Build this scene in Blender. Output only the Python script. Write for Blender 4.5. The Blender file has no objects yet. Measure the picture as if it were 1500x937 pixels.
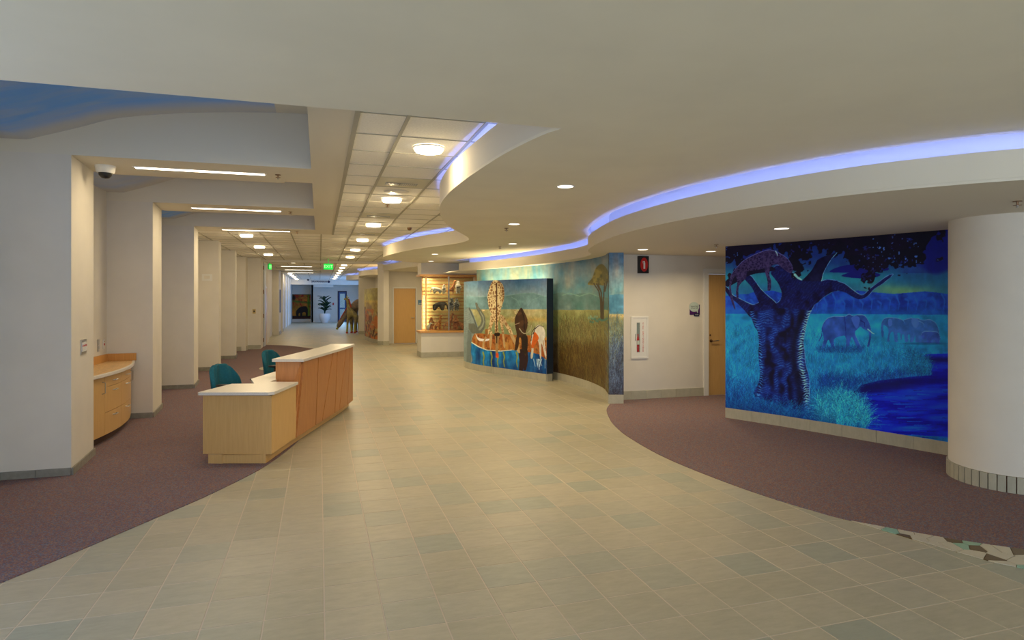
import bpy, bmesh, math, random
import numpy as np
from mathutils import Vector, Matrix
from mathutils.geometry import tessellate_polygon
random.seed(7); np.random.seed(7)
sc = bpy.context.scene
COL = sc.collection
PI = math.pi

# ------------------------------------------------------------------ camera, world, exposure
F, CX, CY, EYE = 914.0, 750.0, 438.0, 1.69
TH = math.atan(282/914); CO, SI = math.cos(TH), math.sin(TH)
cam = bpy.data.cameras.new('camera'); camo = bpy.data.objects.new('camera', cam); COL.objects.link(camo)
cam.sensor_width = 36; cam.sensor_fit = 'HORIZONTAL'; cam.lens = 36*F/1500
cam.shift_y = -(468.5-CY)/1500; cam.clip_start = .05; cam.clip_end = 200
camo.location = (0, 0, EYE); camo.rotation_euler = (PI/2, 0, -TH)
sc.camera = camo
w = bpy.data.worlds.new('world'); sc.world = w; w.use_nodes = True
w.node_tree.nodes['Background'].inputs[0].default_value = (.55, .68, .9, 1)
w.node_tree.nodes['Background'].inputs[1].default_value = .6
sc.view_settings.view_transform = 'Standard'; sc.view_settings.look = 'None'
sc.view_settings.gamma = 1; sc.view_settings.exposure = 0.16
sc.view_settings.use_curve_mapping = False

WARM = (1.0, .78, .46); COOL = (.50, .68, 1.0); NEON = (.24, .32, 1.0)
LN = [0]
def area(loc, rot, sx, sy, power, color, spread=PI, shape='RECTANGLE'):
    l = bpy.data.lights.new('lamp_light', 'AREA'); l.shape = shape; l.size = sx; l.size_y = sy
    l.energy = power; l.color = color; l.spread = spread
    o = bpy.data.objects.new('lamp_light', l); COL.objects.link(o); o.location = loc; o.rotation_euler = rot
    return o
# daylight through the entrance glazing behind the camera and the glazing at the far end
area((-0.3, -3.85, 1.5), (PI/2, 0, 0), 4.4, 2.2, 112, (.72, .84, 1.0))
area((5.0, -3.85, 1.5), (PI/2, 0, 0), 4.0, 2.2, 105, (.84, .90, .97))
area((-2.72, 2.6, 1.5), (0, -PI/2, 0), 2.2, 3.0, 36, (.52, .68, 1.0))
area((3.35, 42.0, 1.45), (0, PI/2, 0), 2.2, 7.0, 190, (.14, .40, 1.0))

# ------------------------------------------------------------------ helpers
def project(x, y, z):
    xc = x*CO - y*SI; zc = x*SI + y*CO
    if zc <= .01: return (-9999, -9999, zc)
    return (CX + F*xc/zc, CY - F*(z-EYE)/zc, zc)
def tag(o, label=None, cat=None, group=None, kind=None):
    if label: o['label'] = label
    if cat: o['category'] = cat
    if group: o['group'] = group
    if kind: o['kind'] = kind
    return o
def link(name, me, mat=None, parent=None, smooth=False):
    o = bpy.data.objects.new(name, me); COL.objects.link(o)
    if mat is not None:
        for m in (mat if isinstance(mat, (list, tuple)) else [mat]): me.materials.append(m)
    if parent is not None: o.parent = parent
    if smooth:
        for p in me.polygons: p.use_smooth = True
    return o
def empty(name, loc=(0, 0, 0), rz=0, **k):
    o = bpy.data.objects.new(name, None); COL.objects.link(o); o.location = loc; o.rotation_euler[2] = rz
    o.empty_display_size = .1
    return tag(o, **k)
class MB:
    def __init__(s): s.v = []; s.f = []
    def add(s, vs, fs):
        b = len(s.v); s.v += [tuple(v) for v in vs]; s.f += [tuple(i+b for i in f) for f in fs]; return s
    def box(s, a, b):
        x0, y0, z0 = a; x1, y1, z1 = b
        return s.add([(x0,y0,z0),(x1,y0,z0),(x1,y1,z0),(x0,y1,z0),(x0,y0,z1),(x1,y0,z1),(x1,y1,z1),(x0,y1,z1)],
                     [(0,3,2,1),(4,5,6,7),(0,1,5,4),(1,2,6,5),(2,3,7,6),(3,0,4,7)])
    def bar(s, p, q, wd, h):                         # box along the segment p-q in plan, from z to z+h
        p = Vector(p); q = Vector(q); d = (q-p); n = Vector((-d.y, d.x, 0)).normalized()*wd/2
        u = Vector((0, 0, h))
        vs = [p-n, q-n, q+n, p+n, p-n+u, q-n+u, q+n+u, p+n+u]
        return s.add(vs, [(0,3,2,1),(4,5,6,7),(0,1,5,4),(1,2,6,5),(2,3,7,6),(3,0,4,7)])
    def prism(s, poly, z0, z1, bottom=True, top=True):
        n = len(poly); ar = sum(poly[i][0]*poly[(i+1) % n][1]-poly[(i+1) % n][0]*poly[i][1] for i in range(n))
        if ar < 0: poly = poly[::-1]
        vs = [(x, y, z0) for x, y in poly]+[(x, y, z1) for x, y in poly]
        fs = [(i, (i+1) % n, (i+1) % n+n, i+n) for i in range(n)]
        tri = tessellate_polygon([[Vector((x, y, 0)) for x, y in poly]])
        for t in tri:
            a, b, c = [Vector((*poly[i], 0)) for i in t]
            t = tuple(t) if (b-a).cross(c-a).z > 0 else tuple(t)[::-1]
            if bottom: fs.append(t[::-1])
            if top: fs.append(tuple(i+n for i in t))
        return s.add(vs, fs)
    def tube(s, pts, r, n=8, caps=True):
        pts = [Vector(p) for p in pts]; m = len(pts); base = len(s.v); vs = []; fs = []
        rr = r if isinstance(r, (list, tuple)) else [r]*m
        up = None
        for i, p in enumerate(pts):
            t = (pts[min(i+1, m-1)]-pts[max(i-1, 0)]).normalized()
            if up is None: up = Vector((0, 0, 1)) if abs(t.z) < .9 else Vector((1, 0, 0))
            a = t.cross(up).normalized(); b = a.cross(t).normalized(); up = b
            for k in range(n):
                an = 2*PI*k/n; vs.append(p+a*math.cos(an)*rr[i]+b*math.sin(an)*rr[i])
        for i in range(m-1):
            for k in range(n):
                k2 = (k+1) % n; fs.append((i*n+k, i*n+k2, (i+1)*n+k2, (i+1)*n+k))
        if caps: fs += [tuple(range(n))[::-1], tuple((m-1)*n+k for k in range(n))]
        return s.add(vs, fs)
    def lathe(s, prof, c=(0, 0, 0), n=24):
        vs = []; fs = []; m = len(prof)
        for r, z in prof:
            for k in range(n):
                a = 2*PI*k/n; vs.append((c[0]+r*math.cos(a), c[1]+r*math.sin(a), c[2]+z))
        for i in range(m-1):
            for k in range(n):
                k2 = (k+1) % n; fs.append((i*n+k, i*n+k2, (i+1)*n+k2, (i+1)*n+k))
        fs += [tuple(range(n))[::-1], tuple((m-1)*n+k for k in range(n))]
        return s.add(vs, fs)
    def ball(s, c, r, n=10, m=7):
        r = r if isinstance(r, (list, tuple)) else (r, r, r); vs = []; fs = []
        for i in range(m+1):
            t = PI*i/m
            for k in range(n):
                a = 2*PI*k/n; vs.append((c[0]+r[0]*math.sin(t)*math.cos(a), c[1]+r[1]*math.sin(t)*math.sin(a), c[2]-r[2]*math.cos(t)))
        for i in range(m):
            for k in range(n):
                k2 = (k+1) % n; fs.append((i*n+k, i*n+k2, (i+1)*n+k2, (i+1)*n+k))
        return s.add(vs, fs)
    def mesh(s, name):
        me = bpy.data.meshes.new(name); me.from_pydata([tuple(v) for v in s.v], [], s.f); me.validate(); me.update(); return me
    def build(s, name, mat, parent=None, smooth=False, bevel=0, kind=None):
        me = s.mesh(name)
        if smooth:
            bm = bmesh.new(); bm.from_mesh(me); bmesh.ops.remove_doubles(bm, verts=bm.verts, dist=1e-5); bm.to_mesh(me); bm.free()
        o = link(name, me, mat, parent, smooth)
        if smooth: 
            try: me.set_sharp_from_angle(angle=math.radians(40))
            except Exception: pass
        if bevel:
            m = o.modifiers.new('bevel', 'BEVEL'); m.width = bevel; m.segments = 2; m.limit_method = 'ANGLE'; m.angle_limit = .6
        if kind: o['kind'] = kind
        return o
def catmull(P, n=8):
    P = [Vector((*p, 0)) if len(p) == 2 else Vector(p) for p in P]; out = []
    Q = [P[0]*2-P[1]]+P+[P[-1]*2-P[-2]]
    for i in range(1, len(Q)-2):
        a, b, c, d = Q[i-1:i+3]
        for k in range(n):
            t = k/n
            out.append(.5*((2*b)+(c-a)*t+(2*a-5*b+4*c-d)*t*t+(3*b-a-3*c+d)*t**3))
    out.append(Q[-2]); return [(v.x, v.y) for v in out]
def offset(path, d):                                 # shift a plan path to its left by d
    out = []
    for i, p in enumerate(path):
        a = path[max(i-1, 0)]; b = path[min(i+1, len(path)-1)]
        t = Vector((b[0]-a[0], b[1]-a[1])).normalized(); out.append((p[0]-t.y*d, p[1]+t.x*d))
    return out
def resample(path, step):
    L = [0]
    for a, b in zip(path, path[1:]): L.append(L[-1]+math.dist(a, b))
    n = max(1, round(L[-1]/step)); out = []
    for k in range(n+1):
        d = L[-1]*k/n; i = 0
        while i < len(L)-2 and L[i+1] < d: i += 1
        t = (d-L[i])/max(1e-9, L[i+1]-L[i]); out.append((path[i][0]+(path[i+1][0]-path[i][0])*t, path[i][1]+(path[i+1][1]-path[i][1])*t))
    return out
def inside(p, poly):
    x, y = p; c = False; n = len(poly)
    for i in range(n):
        x1, y1 = poly[i]; x2, y2 = poly[(i+1) % n]
        if (y1 > y) != (y2 > y) and x < (x2-x1)*(y-y1)/(y2-y1)+x1: c = not c
    return c
def clip(poly, a, b, c):                              # keep a*x+b*y<=c
    out = []
    for i in range(len(poly)):
        p, q = poly[i], poly[(i+1) % len(poly)]
        dp, dq = a*p[0]+b*p[1]-c, a*q[0]+b*q[1]-c
        if dp <= 0: out.append(p)
        if dp*dq < 0:
            t = dp/(dp-dq); out.append((p[0]+(q[0]-p[0])*t, p[1]+(q[1]-p[1])*t))
    return out
def ribbon(path, z0, z1, th):                         # a wall that follows a plan path, th thick to its left
    back = offset(path, th); return MB().prism(list(path)+back[::-1], z0, z1)
def copy(o, parent=None):
    c = o.copy(); COL.objects.link(c); c.parent = parent
    for ch in o.children: copy(ch, c)
    return c

# ------------------------------------------------------------------ materials
def srgb(c): return tuple((x/12.92 if x <= .04045 else ((x+.055)/1.055)**2.4) for x in c)
def mat(name, col, rough=.6, metal=0, noise=0, nscale=20, bump=0, bscale=80, emit=0, ecol=None, spec=.4, stretch=None, col2=None, alpha=1, trans=0, coord='Object'):
    m = bpy.data.materials.new(name); m.use_nodes = True; nt = m.node_tree; N = nt.nodes; L = nt.links
    p = N['Principled BSDF']; p.inputs['Base Color'].default_value = (*col, 1); p.inputs['Roughness'].default_value = rough
    p.inputs['Metallic'].default_value = metal; p.inputs['Specular IOR Level'].default_value = spec
    if trans: p.inputs['Transmission Weight'].default_value = trans
    if alpha < 1: p.inputs['Alpha'].default_value = alpha
    if noise or bump:
        tc = N.new('ShaderNodeTexCoord'); mp = N.new('ShaderNodeMapping'); L.new(tc.outputs[coord], mp.inputs[0])
        if stretch: mp.inputs['Scale'].default_value = stretch
    if noise:
        n = N.new('ShaderNodeTexNoise'); n.inputs['Scale'].default_value = nscale; n.inputs['Detail'].default_value = 5
        L.new(mp.outputs[0], n.inputs[0]); r = N.new('ShaderNodeValToRGB')
        c2 = col2 or tuple(max(0, x*(1-noise)) for x in col); c1 = col if col2 else tuple(min(1, x*(1+noise*.6)) for x in col)
        r.color_ramp.elements[0].position = .35; r.color_ramp.elements[1].position = .65
        r.color_ramp.elements[0].color = (*c2, 1); r.color_ramp.elements[1].color = (*c1, 1)
        L.new(n.outputs[0], r.inputs[0]); L.new(r.outputs[0], p.inputs['Base Color'])
    if bump:
        n2 = N.new('ShaderNodeTexNoise'); n2.inputs['Scale'].default_value = bscale; n2.inputs['Detail'].default_value = 4
        L.new(mp.outputs[0], n2.inputs[0]); b = N.new('ShaderNodeBump'); b.inputs['Strength'].default_value = bump; b.inputs['Distance'].default_value = .004
        L.new(n2.outputs[0], b.inputs['Height']); L.new(b.outputs[0], p.inputs['Normal'])
    if emit:
        p.inputs['Emission Color'].default_value = (*(ecol or col), 1); p.inputs['Emission Strength'].default_value = emit
    return m
M = {}
M['wall'] = mat('wall_paint', (.70, .665, .59), .75, noise=.03, nscale=3, bump=.12, bscale=350)
M['ceil'] = mat('ceiling_paint', (.78, .74, .60), .8, noise=.03, nscale=2, bump=.1, bscale=300)
 
M['soffit'] = mat('soffit_paint', (.72, .68, .57), .8, bump=.1, bscale=300)
M['panel'] = mat('ceiling_panel', (.92, .90, .82), .95, spec=.05, noise=.06, nscale=60, bump=.3, bscale=200)
M['tbar'] = mat('grid_bar', (.46, .44, .36), .8, spec=.1)
M['ventplate'] = mat('vent_plate', (.62, .60, .48), .7, spec=.1)
M['metal'] = mat('brushed_metal', (.55, .55, .53), .3, 1)
M['bronze'] = mat('bronze', (.22, .13, .07), .4, .8)
M['white'] = mat('white_enamel', (.75, .75, .72), .35)
M['dark'] = mat('dark_plastic', (.015, .015, .018), .4)
M['frame'] = mat('frame_grey', (.50, .52, .52), .5)
M['black'] = mat('black_void', (.01, .01, .01), .8)
def wood(name, c1, c2, rough=.38):
    return mat(name, c1, rough, noise=.3, nscale=6, stretch=(14, 14, .7), col2=c2, bump=.05, bscale=60)
M['maple'] = wood('maple', (.66, .41, .155), (.61, .365, .13))
M['maple_top'] = mat('maple_laminate', (.66, .42, .18), .4, noise=.2, nscale=8, stretch=(12, 1, 1))
M['cherry'] = wood('cherry', (.60, .27, .095), (.50, .21, .07))
M['cherry_panel'] = wood('cherry_panel', (.50, .215, .065), (.42, .165, .045))
M['orange_wood'] = wood('honey_wood', (.64, .33, .10), (.57, .28, .08))
M['plinthdark'] = mat('toe_kick_brown', (.07, .035, .025), .6)
M['stone'] = mat('solid_surface', (.72, .68, .61), .3, noise=.12, nscale=220)
M['teal'] = mat('teal_fabric', (.006, .11, .165), .9, noise=.15, nscale=60, bump=.3, bscale=300)
M['fabricgrey'] = mat('grey_shell', (.2, .23, .24), .6)
M['red'] = mat('red_enamel', (.55, .02, .02), .3)
M['terracotta'] = mat('grout_red', (.26, .09, .05), .9)
M['navy'] = mat('sign_navy', (.01, .01, .05), .4)
M['purple'] = mat('sign_purple', (.07, .012, .12), .4)
M['bluesign'] = mat('sign_blue', (.09, .22, .42), .4)
M['pale'] = mat('sign_pale', (.50, .60, .56), .4)
M['gold'] = mat('gold_slat', (.52, .38, .14), .45, noise=.1, nscale=30)
M['pot'] = mat('white_pot', (.70, .66, .62), .5)
M['leafd'] = mat('palm_leaf', (.014, .05, .018), .5, noise=.4, nscale=9)
def glass():
    m = bpy.data.materials.new('clear_glass'); m.use_nodes = True; nt = m.node_tree; N = nt.nodes; L = nt.links; N.clear()
    o = N.new('ShaderNodeOutputMaterial'); t = N.new('ShaderNodeBsdfTransparent'); g = N.new('ShaderNodeBsdfGlossy'); mx = N.new('ShaderNodeMixShader')
    g.inputs['Roughness'].default_value = .05; t.inputs[0].default_value = (.93, .96, .94, 1); mx.inputs[0].default_value = .05
    L.new(t.outputs[0], mx.inputs[1]); L.new(g.outputs[0], mx.inputs[2]); L.new(mx.outputs[0], o.inputs[0]); return m
M['glass'] = glass()
def emis(name, col, s):
    return mat(name, col, .5, emit=s, ecol=col)
M['lamp'] = emis('lamp_diffuser', (1, .86, .62), 7)
M['lampflat'] = emis('lamp_lens', (1, .90, .74), 3)
M['lamplin'] = emis('linear_lens', (1, .88, .70), 6)
M['neon'] = emis('blue_tube', NEON, 17)
M['exit'] = emis('exit_green', (.0, .80, .07), .62)
M['exitd'] = mat('exit_body', (.02, .5, .08), .4, emit=.25, ecol=(0, .8, .1))
M['cloudblue'] = emis('blue_lamp', (.3, .4, 1), 1.5)

def tile_mat(name, ca, cb, cc, rough, lin=False):
    m = bpy.data.materials.new(name); m.use_nodes = True; nt = m.node_tree; N = nt.nodes; L = nt.links; p = N['Principled BSDF']
    oi = N.new('ShaderNodeObjectInfo'); gi = N.new('ShaderNodeNewGeometry'); ad = N.new('ShaderNodeMath'); fr = N.new('ShaderNodeMath')
    L.new(oi.outputs['Random'], ad.inputs[0]); L.new(gi.outputs['Random Per Island'], ad.inputs[1]); fr.operation = 'FRACT'; L.new(ad.outputs[0], fr.inputs[0])
    r = N.new('ShaderNodeValToRGB'); e = r.color_ramp.elements; e[0].color = (*ca, 1); e[1].color = (*cc, 1); k = e.new(.55); k.color = (*cb, 1); L.new(fr.outputs[0], r.inputs[0])
    mp = N.new('ShaderNodeMapping'); mp.inputs['Scale'].default_value = (3, 9, 3); L.new(gi.outputs['Position'], mp.inputs[0])
    n = N.new('ShaderNodeTexNoise'); n.inputs['Scale'].default_value = 2.2; n.inputs['Detail'].default_value = 8; n.inputs['Roughness'].default_value = .72; L.new(mp.outputs[0], n.inputs[0])
    mr = N.new('ShaderNodeMapRange'); mr.inputs['From Min'].default_value = .3; mr.inputs['From Max'].default_value = .7; mr.inputs['To Min'].default_value = .86; mr.inputs['To Max'].default_value = 1.08; L.new(n.outputs[0], mr.inputs[0])
    mx = N.new('ShaderNodeMix'); mx.data_type = 'RGBA'; mx.blend_type = 'MULTIPLY'; mx.inputs[0].default_value = 1
    L.new(r.outputs[0], mx.inputs[6]); L.new(mr.outputs[0], mx.inputs[7]); L.new(mx.outputs[2], p.inputs['Base Color'])
    b = N.new('ShaderNodeBump'); b.inputs['Strength'].default_value = .12; b.inputs['Distance'].default_value = .003; L.new(n.outputs[0], b.inputs['Height']); L.new(b.outputs[0], p.inputs['Normal'])
    p.inputs['Roughness'].default_value = rough; p.inputs['Specular IOR Level'].default_value = .35
    return m
M['tile'] = tile_mat('floor_tile', (.41, .375, .27), (.45, .405, .295), (.355, .36, .28), .40)
M['basetile'] = tile_mat('base_tile', (.43, .41, .32), (.47, .45, .35), (.40, .39, .31), .5)
M['grout'] = mat('grout', (.60, .51, .40), .9)
M['basegrey'] = mat('grey_base', (.27, .26, .22), .5, noise=.15, nscale=15)
M['mosaicgrout'] = mat('mosaic_grout', (.20, .13, .05), .9)
M['shardc'] = mat('cream_shard', (.55, .50, .38), .35); M['shardg'] = mat('mint_shard', (.27, .44, .32), .35); M['shardb'] = mat('brown_shard', (.13, .085, .03), .4)
def vault_mat(name, y0, y1, amt):  # blue cove glow put into the vault colour, fading to beige at the far edge
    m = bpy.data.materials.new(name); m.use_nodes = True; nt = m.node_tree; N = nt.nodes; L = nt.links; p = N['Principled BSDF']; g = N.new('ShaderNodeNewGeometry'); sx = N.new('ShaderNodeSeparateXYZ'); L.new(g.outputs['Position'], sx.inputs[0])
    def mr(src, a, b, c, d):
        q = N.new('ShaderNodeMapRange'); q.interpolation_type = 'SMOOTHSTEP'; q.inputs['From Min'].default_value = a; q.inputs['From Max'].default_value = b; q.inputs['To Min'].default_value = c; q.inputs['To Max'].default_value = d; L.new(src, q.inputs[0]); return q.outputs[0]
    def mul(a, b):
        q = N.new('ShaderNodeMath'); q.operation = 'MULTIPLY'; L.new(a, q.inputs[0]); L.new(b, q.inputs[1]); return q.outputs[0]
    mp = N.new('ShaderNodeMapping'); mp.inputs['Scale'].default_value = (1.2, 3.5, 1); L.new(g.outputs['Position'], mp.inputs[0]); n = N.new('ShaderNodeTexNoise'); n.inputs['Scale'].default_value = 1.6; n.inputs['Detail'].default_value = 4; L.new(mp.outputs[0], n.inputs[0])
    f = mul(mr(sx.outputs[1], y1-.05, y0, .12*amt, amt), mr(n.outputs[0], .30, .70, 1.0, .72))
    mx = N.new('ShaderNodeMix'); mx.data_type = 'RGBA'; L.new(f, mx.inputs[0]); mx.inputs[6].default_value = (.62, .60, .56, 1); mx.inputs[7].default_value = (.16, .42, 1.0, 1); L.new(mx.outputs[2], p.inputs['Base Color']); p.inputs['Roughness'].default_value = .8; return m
def carpet():
    m = bpy.data.materials.new('carpet'); m.use_nodes = True; nt = m.node_tree; N = nt.nodes; L = nt.links; p = N['Principled BSDF']
    g = N.new('ShaderNodeNewGeometry'); v = N.new('ShaderNodeTexVoronoi'); v.inputs['Scale'].default_value = 130; L.new(g.outputs['Position'], v.inputs['Vector'])
    sp = N.new('ShaderNodeSeparateColor'); L.new(v.outputs['Color'], sp.inputs[0]); r = N.new('ShaderNodeValToRGB'); L.new(sp.outputs[0], r.inputs[0])
    e = r.color_ramp.elements; r.color_ramp.interpolation = 'CONSTANT'
    e[0].color = (.215, .115, .11, 1); e[1].color = (.17, .18, .23, 1); e[1].position = .82
    for ps, c in ((.3, (.14, .115, .145)), (.55, (.23, .16, .155)), (.7, (.30, .175, .12))):
        k = e.new(ps); k.color = (*c, 1)
    L.new(r.outputs[0], p.inputs['Base Color']); p.inputs['Roughness'].default_value = 1; p.inputs['Specular IOR Level'].default_value = .1
    b = N.new('ShaderNodeBump'); b.inputs['Strength'].default_value = .6; b.inputs['Distance'].default_value = .005; L.new(v.outputs['Distance'], b.inputs['Height']); L.new(b.outputs[0], p.inputs['Normal'])
    return m
M['carpet'] = carpet()
def paint_mat():
    m = bpy.data.materials.new('mural_paint'); m.use_nodes = True; nt = m.node_tree; p = nt.nodes['Principled BSDF']
    a = nt.nodes.new('ShaderNodeVertexColor'); a.layer_name = 'paint'; nt.links.new(a.outputs[0], p.inputs['Base Color'])
    p.inputs['Roughness'].default_value = .55; p.inputs['Specular IOR Level'].default_value = .25; return m
M['mural'] = paint_mat()

# ------------------------------------------------------------------ plan curves
S_CURVE = catmull([(1.423,3.58),(1.357,3.79),(1.278,4.32),(1.239,4.94),(1.219,5.51),(1.224,6.09),(1.275,6.78),(1.375,7.4),(1.547,8.11),(1.83,9.0),(2.158,9.75),(2.407,10.35),(2.53,10.85),(2.5,11.45),(2.3,12.1),(2.0,12.9),(1.74,13.95),(1.56,15.2),(1.545,16.1),(1.8,17.0),(2.35,17.7),(2.9,18.05)], 6)
R_CURVE = catmull([(7.5,.4),(6.2,1.2),(5.1,2.05),(4.25,2.79),(3.98,3.08),(3.74,3.42),(3.554,3.82),(3.374,4.46),(3.266,5.48),(3.379,6.84),(3.868,8.63),(4.35,9.62),(4.52,10.45),(4.53,11.4),(4.44,12.7),(4.17,14.1),(3.85,15.3),(3.55,16.3)], 6)
CARPET_R = catmull([(4.46,9.12),(4.174,8.648),(3.928,8.046),(3.771,7.574),(3.617,6.887),(3.521,5.831),(3.604,4.735),(3.779,4.002),(3.914,3.721),(4.173,3.375),(4.36,3.17),(4.6,2.97),(5.3,2.55),(6.6,2.0),(9,1.4)], 6)
CARPET_L = catmull([(-2.84,3.05),(-2.3,3.74),(-1.815,4.441),(-1.531,4.877),(-1.191,5.44),(-.882,5.97),(-.5,6.834),(-.22,8.0),(-.08,9.4),(-.02,12),(0,16),(-.06,20),(-.176,22.0),(-.404,22.7),(-1.026,23.9),(-1.593,24.45),(-1.9,24.6)], 6)

# ------------------------------------------------------------------ floor
floor = MB().box((-3.2, -4.2, -.05), (9.3, 50, -.0016)).build('floor', M['grout'], kind='structure')
cr = MB().prism(CARPET_R+[(9,9.42),(4.69,9.42),(4.69,9.1)], -.004, .008).build('carpet', M['carpet'], floor)
cr['label'] = 'maroon flecked carpet'
cl = MB().prism(CARPET_L+[(-1.9,22.6),(-2.84,22.6)], -.004, .008).build('carpet', M['carpet'], floor)
cl['label'] = 'grey-purple flecked carpet'
inl = MB().lathe([(.001,.0),(.78,.0),(.78,.010),(.001,.010)], (-.62, 16.3, 0), 48).build('round_tile_inlay', M['tile'], floor)
# mosaic wedge between carpet and tiles
mo_edge = [(3.86,3.80),(3.984,3.376),(4.044,3.181),(4.136,2.906),(4.24,2.76),(4.75,2.2),(5.6,1.5),(7,.6)]
cp = [p for p in CARPET_R if p[1] < 3.85 and p[0] < 7]
wedge = [(3.86, 3.80)]+cp+[(7, .6)]+mo_edge[::-1][1:-1]
MB().prism(wedge, -.004, .001).build('mosaic_bed', M['mosaicgrout'], floor)
T = .3045; TX0, TY0 = .025, 2.61-T*14
cand = []
for i in range(-12, 31):
    for j in range(0, 170):
        x0 = TX0+T*i; y0 = TY0+T*j
        if x0+T < -2.85 and y0 < 24: continue
        cs = [(x0, y0), (x0+T, y0), (x0, y0+T), (x0+T, y0+T)]
        if all(inside(c, CARPET_L+[(-1.9,22.6),(-2.84,22.6)]) for c in cs): continue
        if all(inside(c, CARPET_R+[(9,9.42),(4.69,9.42),(4.69,9.1)]) for c in cs): continue
        if y0 > 48.4 or (y0 > 18.1 and x0 > 4.3) or (y0 > 9.3 and x0 > 4.9) or (y0 > 24.1 and x0 > 3.3): continue
        if x0 > 9 or y0 < -4 : continue
        px, py, zc = project(x0+T/2, y0+T/2, 0)
        vis = zc > .3 and -60 < px < 1560 and py < 980
        cand.append((0 if vis else 1, zc if vis else 0, x0, y0))
cand.sort()
def tile_box(mb, x0, y0, x1, y1, z0, z1, g, b=.0012):
    x0 += g; y0 += g; x1 -= g; y1 -= g
    mb.add([(x0,y0,z0),(x1,y0,z0),(x1,y1,z0),(x0,y1,z0),(x0,y0,z1-b),(x1,y0,z1-b),(x1,y1,z1-b),(x0,y1,z1-b),
            (x0+b,y0+b,z1),(x1-b,y0+b,z1),(x1-b,y1-b,z1),(x0+b,y1-b,z1)],
           [(0,1,5,4),(1,2,6,5),(2,3,7,6),(3,0,4,7),(4,5,9,8),(5,6,10,9),(6,7,11,10),(7,4,8,11),(8,9,10,11)])
tb = MB(); tile_box(tb, -T/2, -T/2, T/2, T/2, -.008, 0, .0034); tme = tb.mesh('floor_tile'); tme.materials.append(M['tile'])
rest = MB(); nt_ = 0
for v, zc, x0, y0 in cand:
    if v == 0 and nt_ < 300:
        o = bpy.data.objects.new('floor_tile', tme); COL.objects.link(o); o.parent = floor
        o.location = (x0+T/2, y0+T/2, random.uniform(-.0003, .0002)); nt_ += 1
    else: tile_box(rest, x0, y0, x0+T, y0+T, -.008, 0, .0034)
rest.build('floor_tile_field', M['tile'], floor, kind='stuff')
# shards
seeds = []
rnd = random.Random(3)
for k in range(2600):
    p = (rnd.uniform(3.85, 7), rnd.uniform(.6, 3.85))
    if inside(p, wedge) and all(math.dist(p, q) > .068 for q in seeds): seeds.append(p)
seeds.sort(key=lambda p: math.dist(p, (0, 0)))
for si_, p in enumerate(seeds[:290]):
    cell = [(p[0]-.2, p[1]-.2), (p[0]+.2, p[1]-.2), (p[0]+.2, p[1]+.2), (p[0]-.2, p[1]+.2)]
    for q in seeds:
        if q is p or math.dist(p, q) > .4: continue
        a, b = q[0]-p[0], q[1]-p[1]; c = (q[0]**2+q[1]**2-p[0]**2-p[1]**2)/2-.0025*math.hypot(a, b); cell = clip(cell, a, b, c)
        if len(cell) < 3: break
    # keep the shard on its side of the two edges nearest to it
    for edge, side in ((cp, -1), (mo_edge, 1)):
        best = sorted(range(len(edge)-1), key=lambda i: math.dist(p, ((edge[i][0]+edge[i+1][0])/2, (edge[i][1]+edge[i+1][1])/2)))[:3]
        for i in best:
            (xa, ya), (xb, yb) = edge[i], edge[i+1]; nx, ny = (yb-ya), -(xb-xa)
            c = nx*xa+ny*ya; sgn = 1 if nx*p[0]+ny*p[1] <= c else -1
            if len(cell) >= 3: cell = clip(cell, nx*sgn, ny*sgn, c*sgn)
    if len(cell) < 3: continue
    mm = M[('shardc','shardg','shardc','shardc','shardg','shardb','shardc','shardg','shardc','shardg','shardb')[si_ % 11]]
    MB().prism(cell, .0, .006).build('mosaic_shard', mm, floor)

# ------------------------------------------------------------------ painting on murals (numpy canvas in colour attributes)
def vnoise(h, w_, cells, seed=0, oct_=4, ax=1, ay=1):
    r = np.random.RandomState(seed); out = np.zeros((h, w_)); amp = 1; tot = 0
    for o in range(oct_):
        ny, nx = max(2, int(cells*ay*2**o)), max(2, int(cells*ax*2**o)); g = r.rand(ny+2, nx+2)
        yy = np.linspace(0, ny, h, endpoint=False); xx = np.linspace(0, nx, w_, endpoint=False)
        yi = yy.astype(int); xi = xx.astype(int); fy = (yy-yi)[:, None]; fx = (xx-xi)[None]; fy = fy*fy*(3-2*fy); fx = fx*fx*(3-2*fx)
        a = g[np.ix_(yi, xi)]; b = g[np.ix_(yi, xi+1)]; c = g[np.ix_(yi+1, xi)]; d = g[np.ix_(yi+1, xi+1)]
        out += amp*(a*(1-fx)*(1-fy)+b*fx*(1-fy)+c*(1-fx)*fy+d*fx*fy); tot += amp; amp *= .55
    out /= tot; return np.clip((out-out.mean())/out.std()*.19+.5, 0, 1)
def voro(c, x0, y0, x1, y1, n, seed):
    r = np.random.RandomState(seed); p = np.c_[r.uniform(x0, x1, n), r.uniform(y0, y1, n)]; f1 = np.full(c.X.shape, 1e9); f2 = np.full(c.X.shape, 1e9)
    j0, j1 = [int(np.clip((v-c.x0)*c.S, 0, c.w)) for v in (x0, x1)]; i0, i1 = [int(np.clip((v-c.y0)*c.S, 0, c.h)) for v in (y0, y1)]; X = c.X[i0:i1, j0:j1]; Y = c.Y[i0:i1, j0:j1]; a = np.full(X.shape, 1e9); b = a.copy()
    for q in p:
        d = np.hypot(X-q[0], Y-q[1]); b = np.where(d < a, a, np.minimum(b, d)); a = np.minimum(a, d)
    f1[i0:i1, j0:j1] = a; f2[i0:i1, j0:j1] = b; return f1, f2
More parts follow.
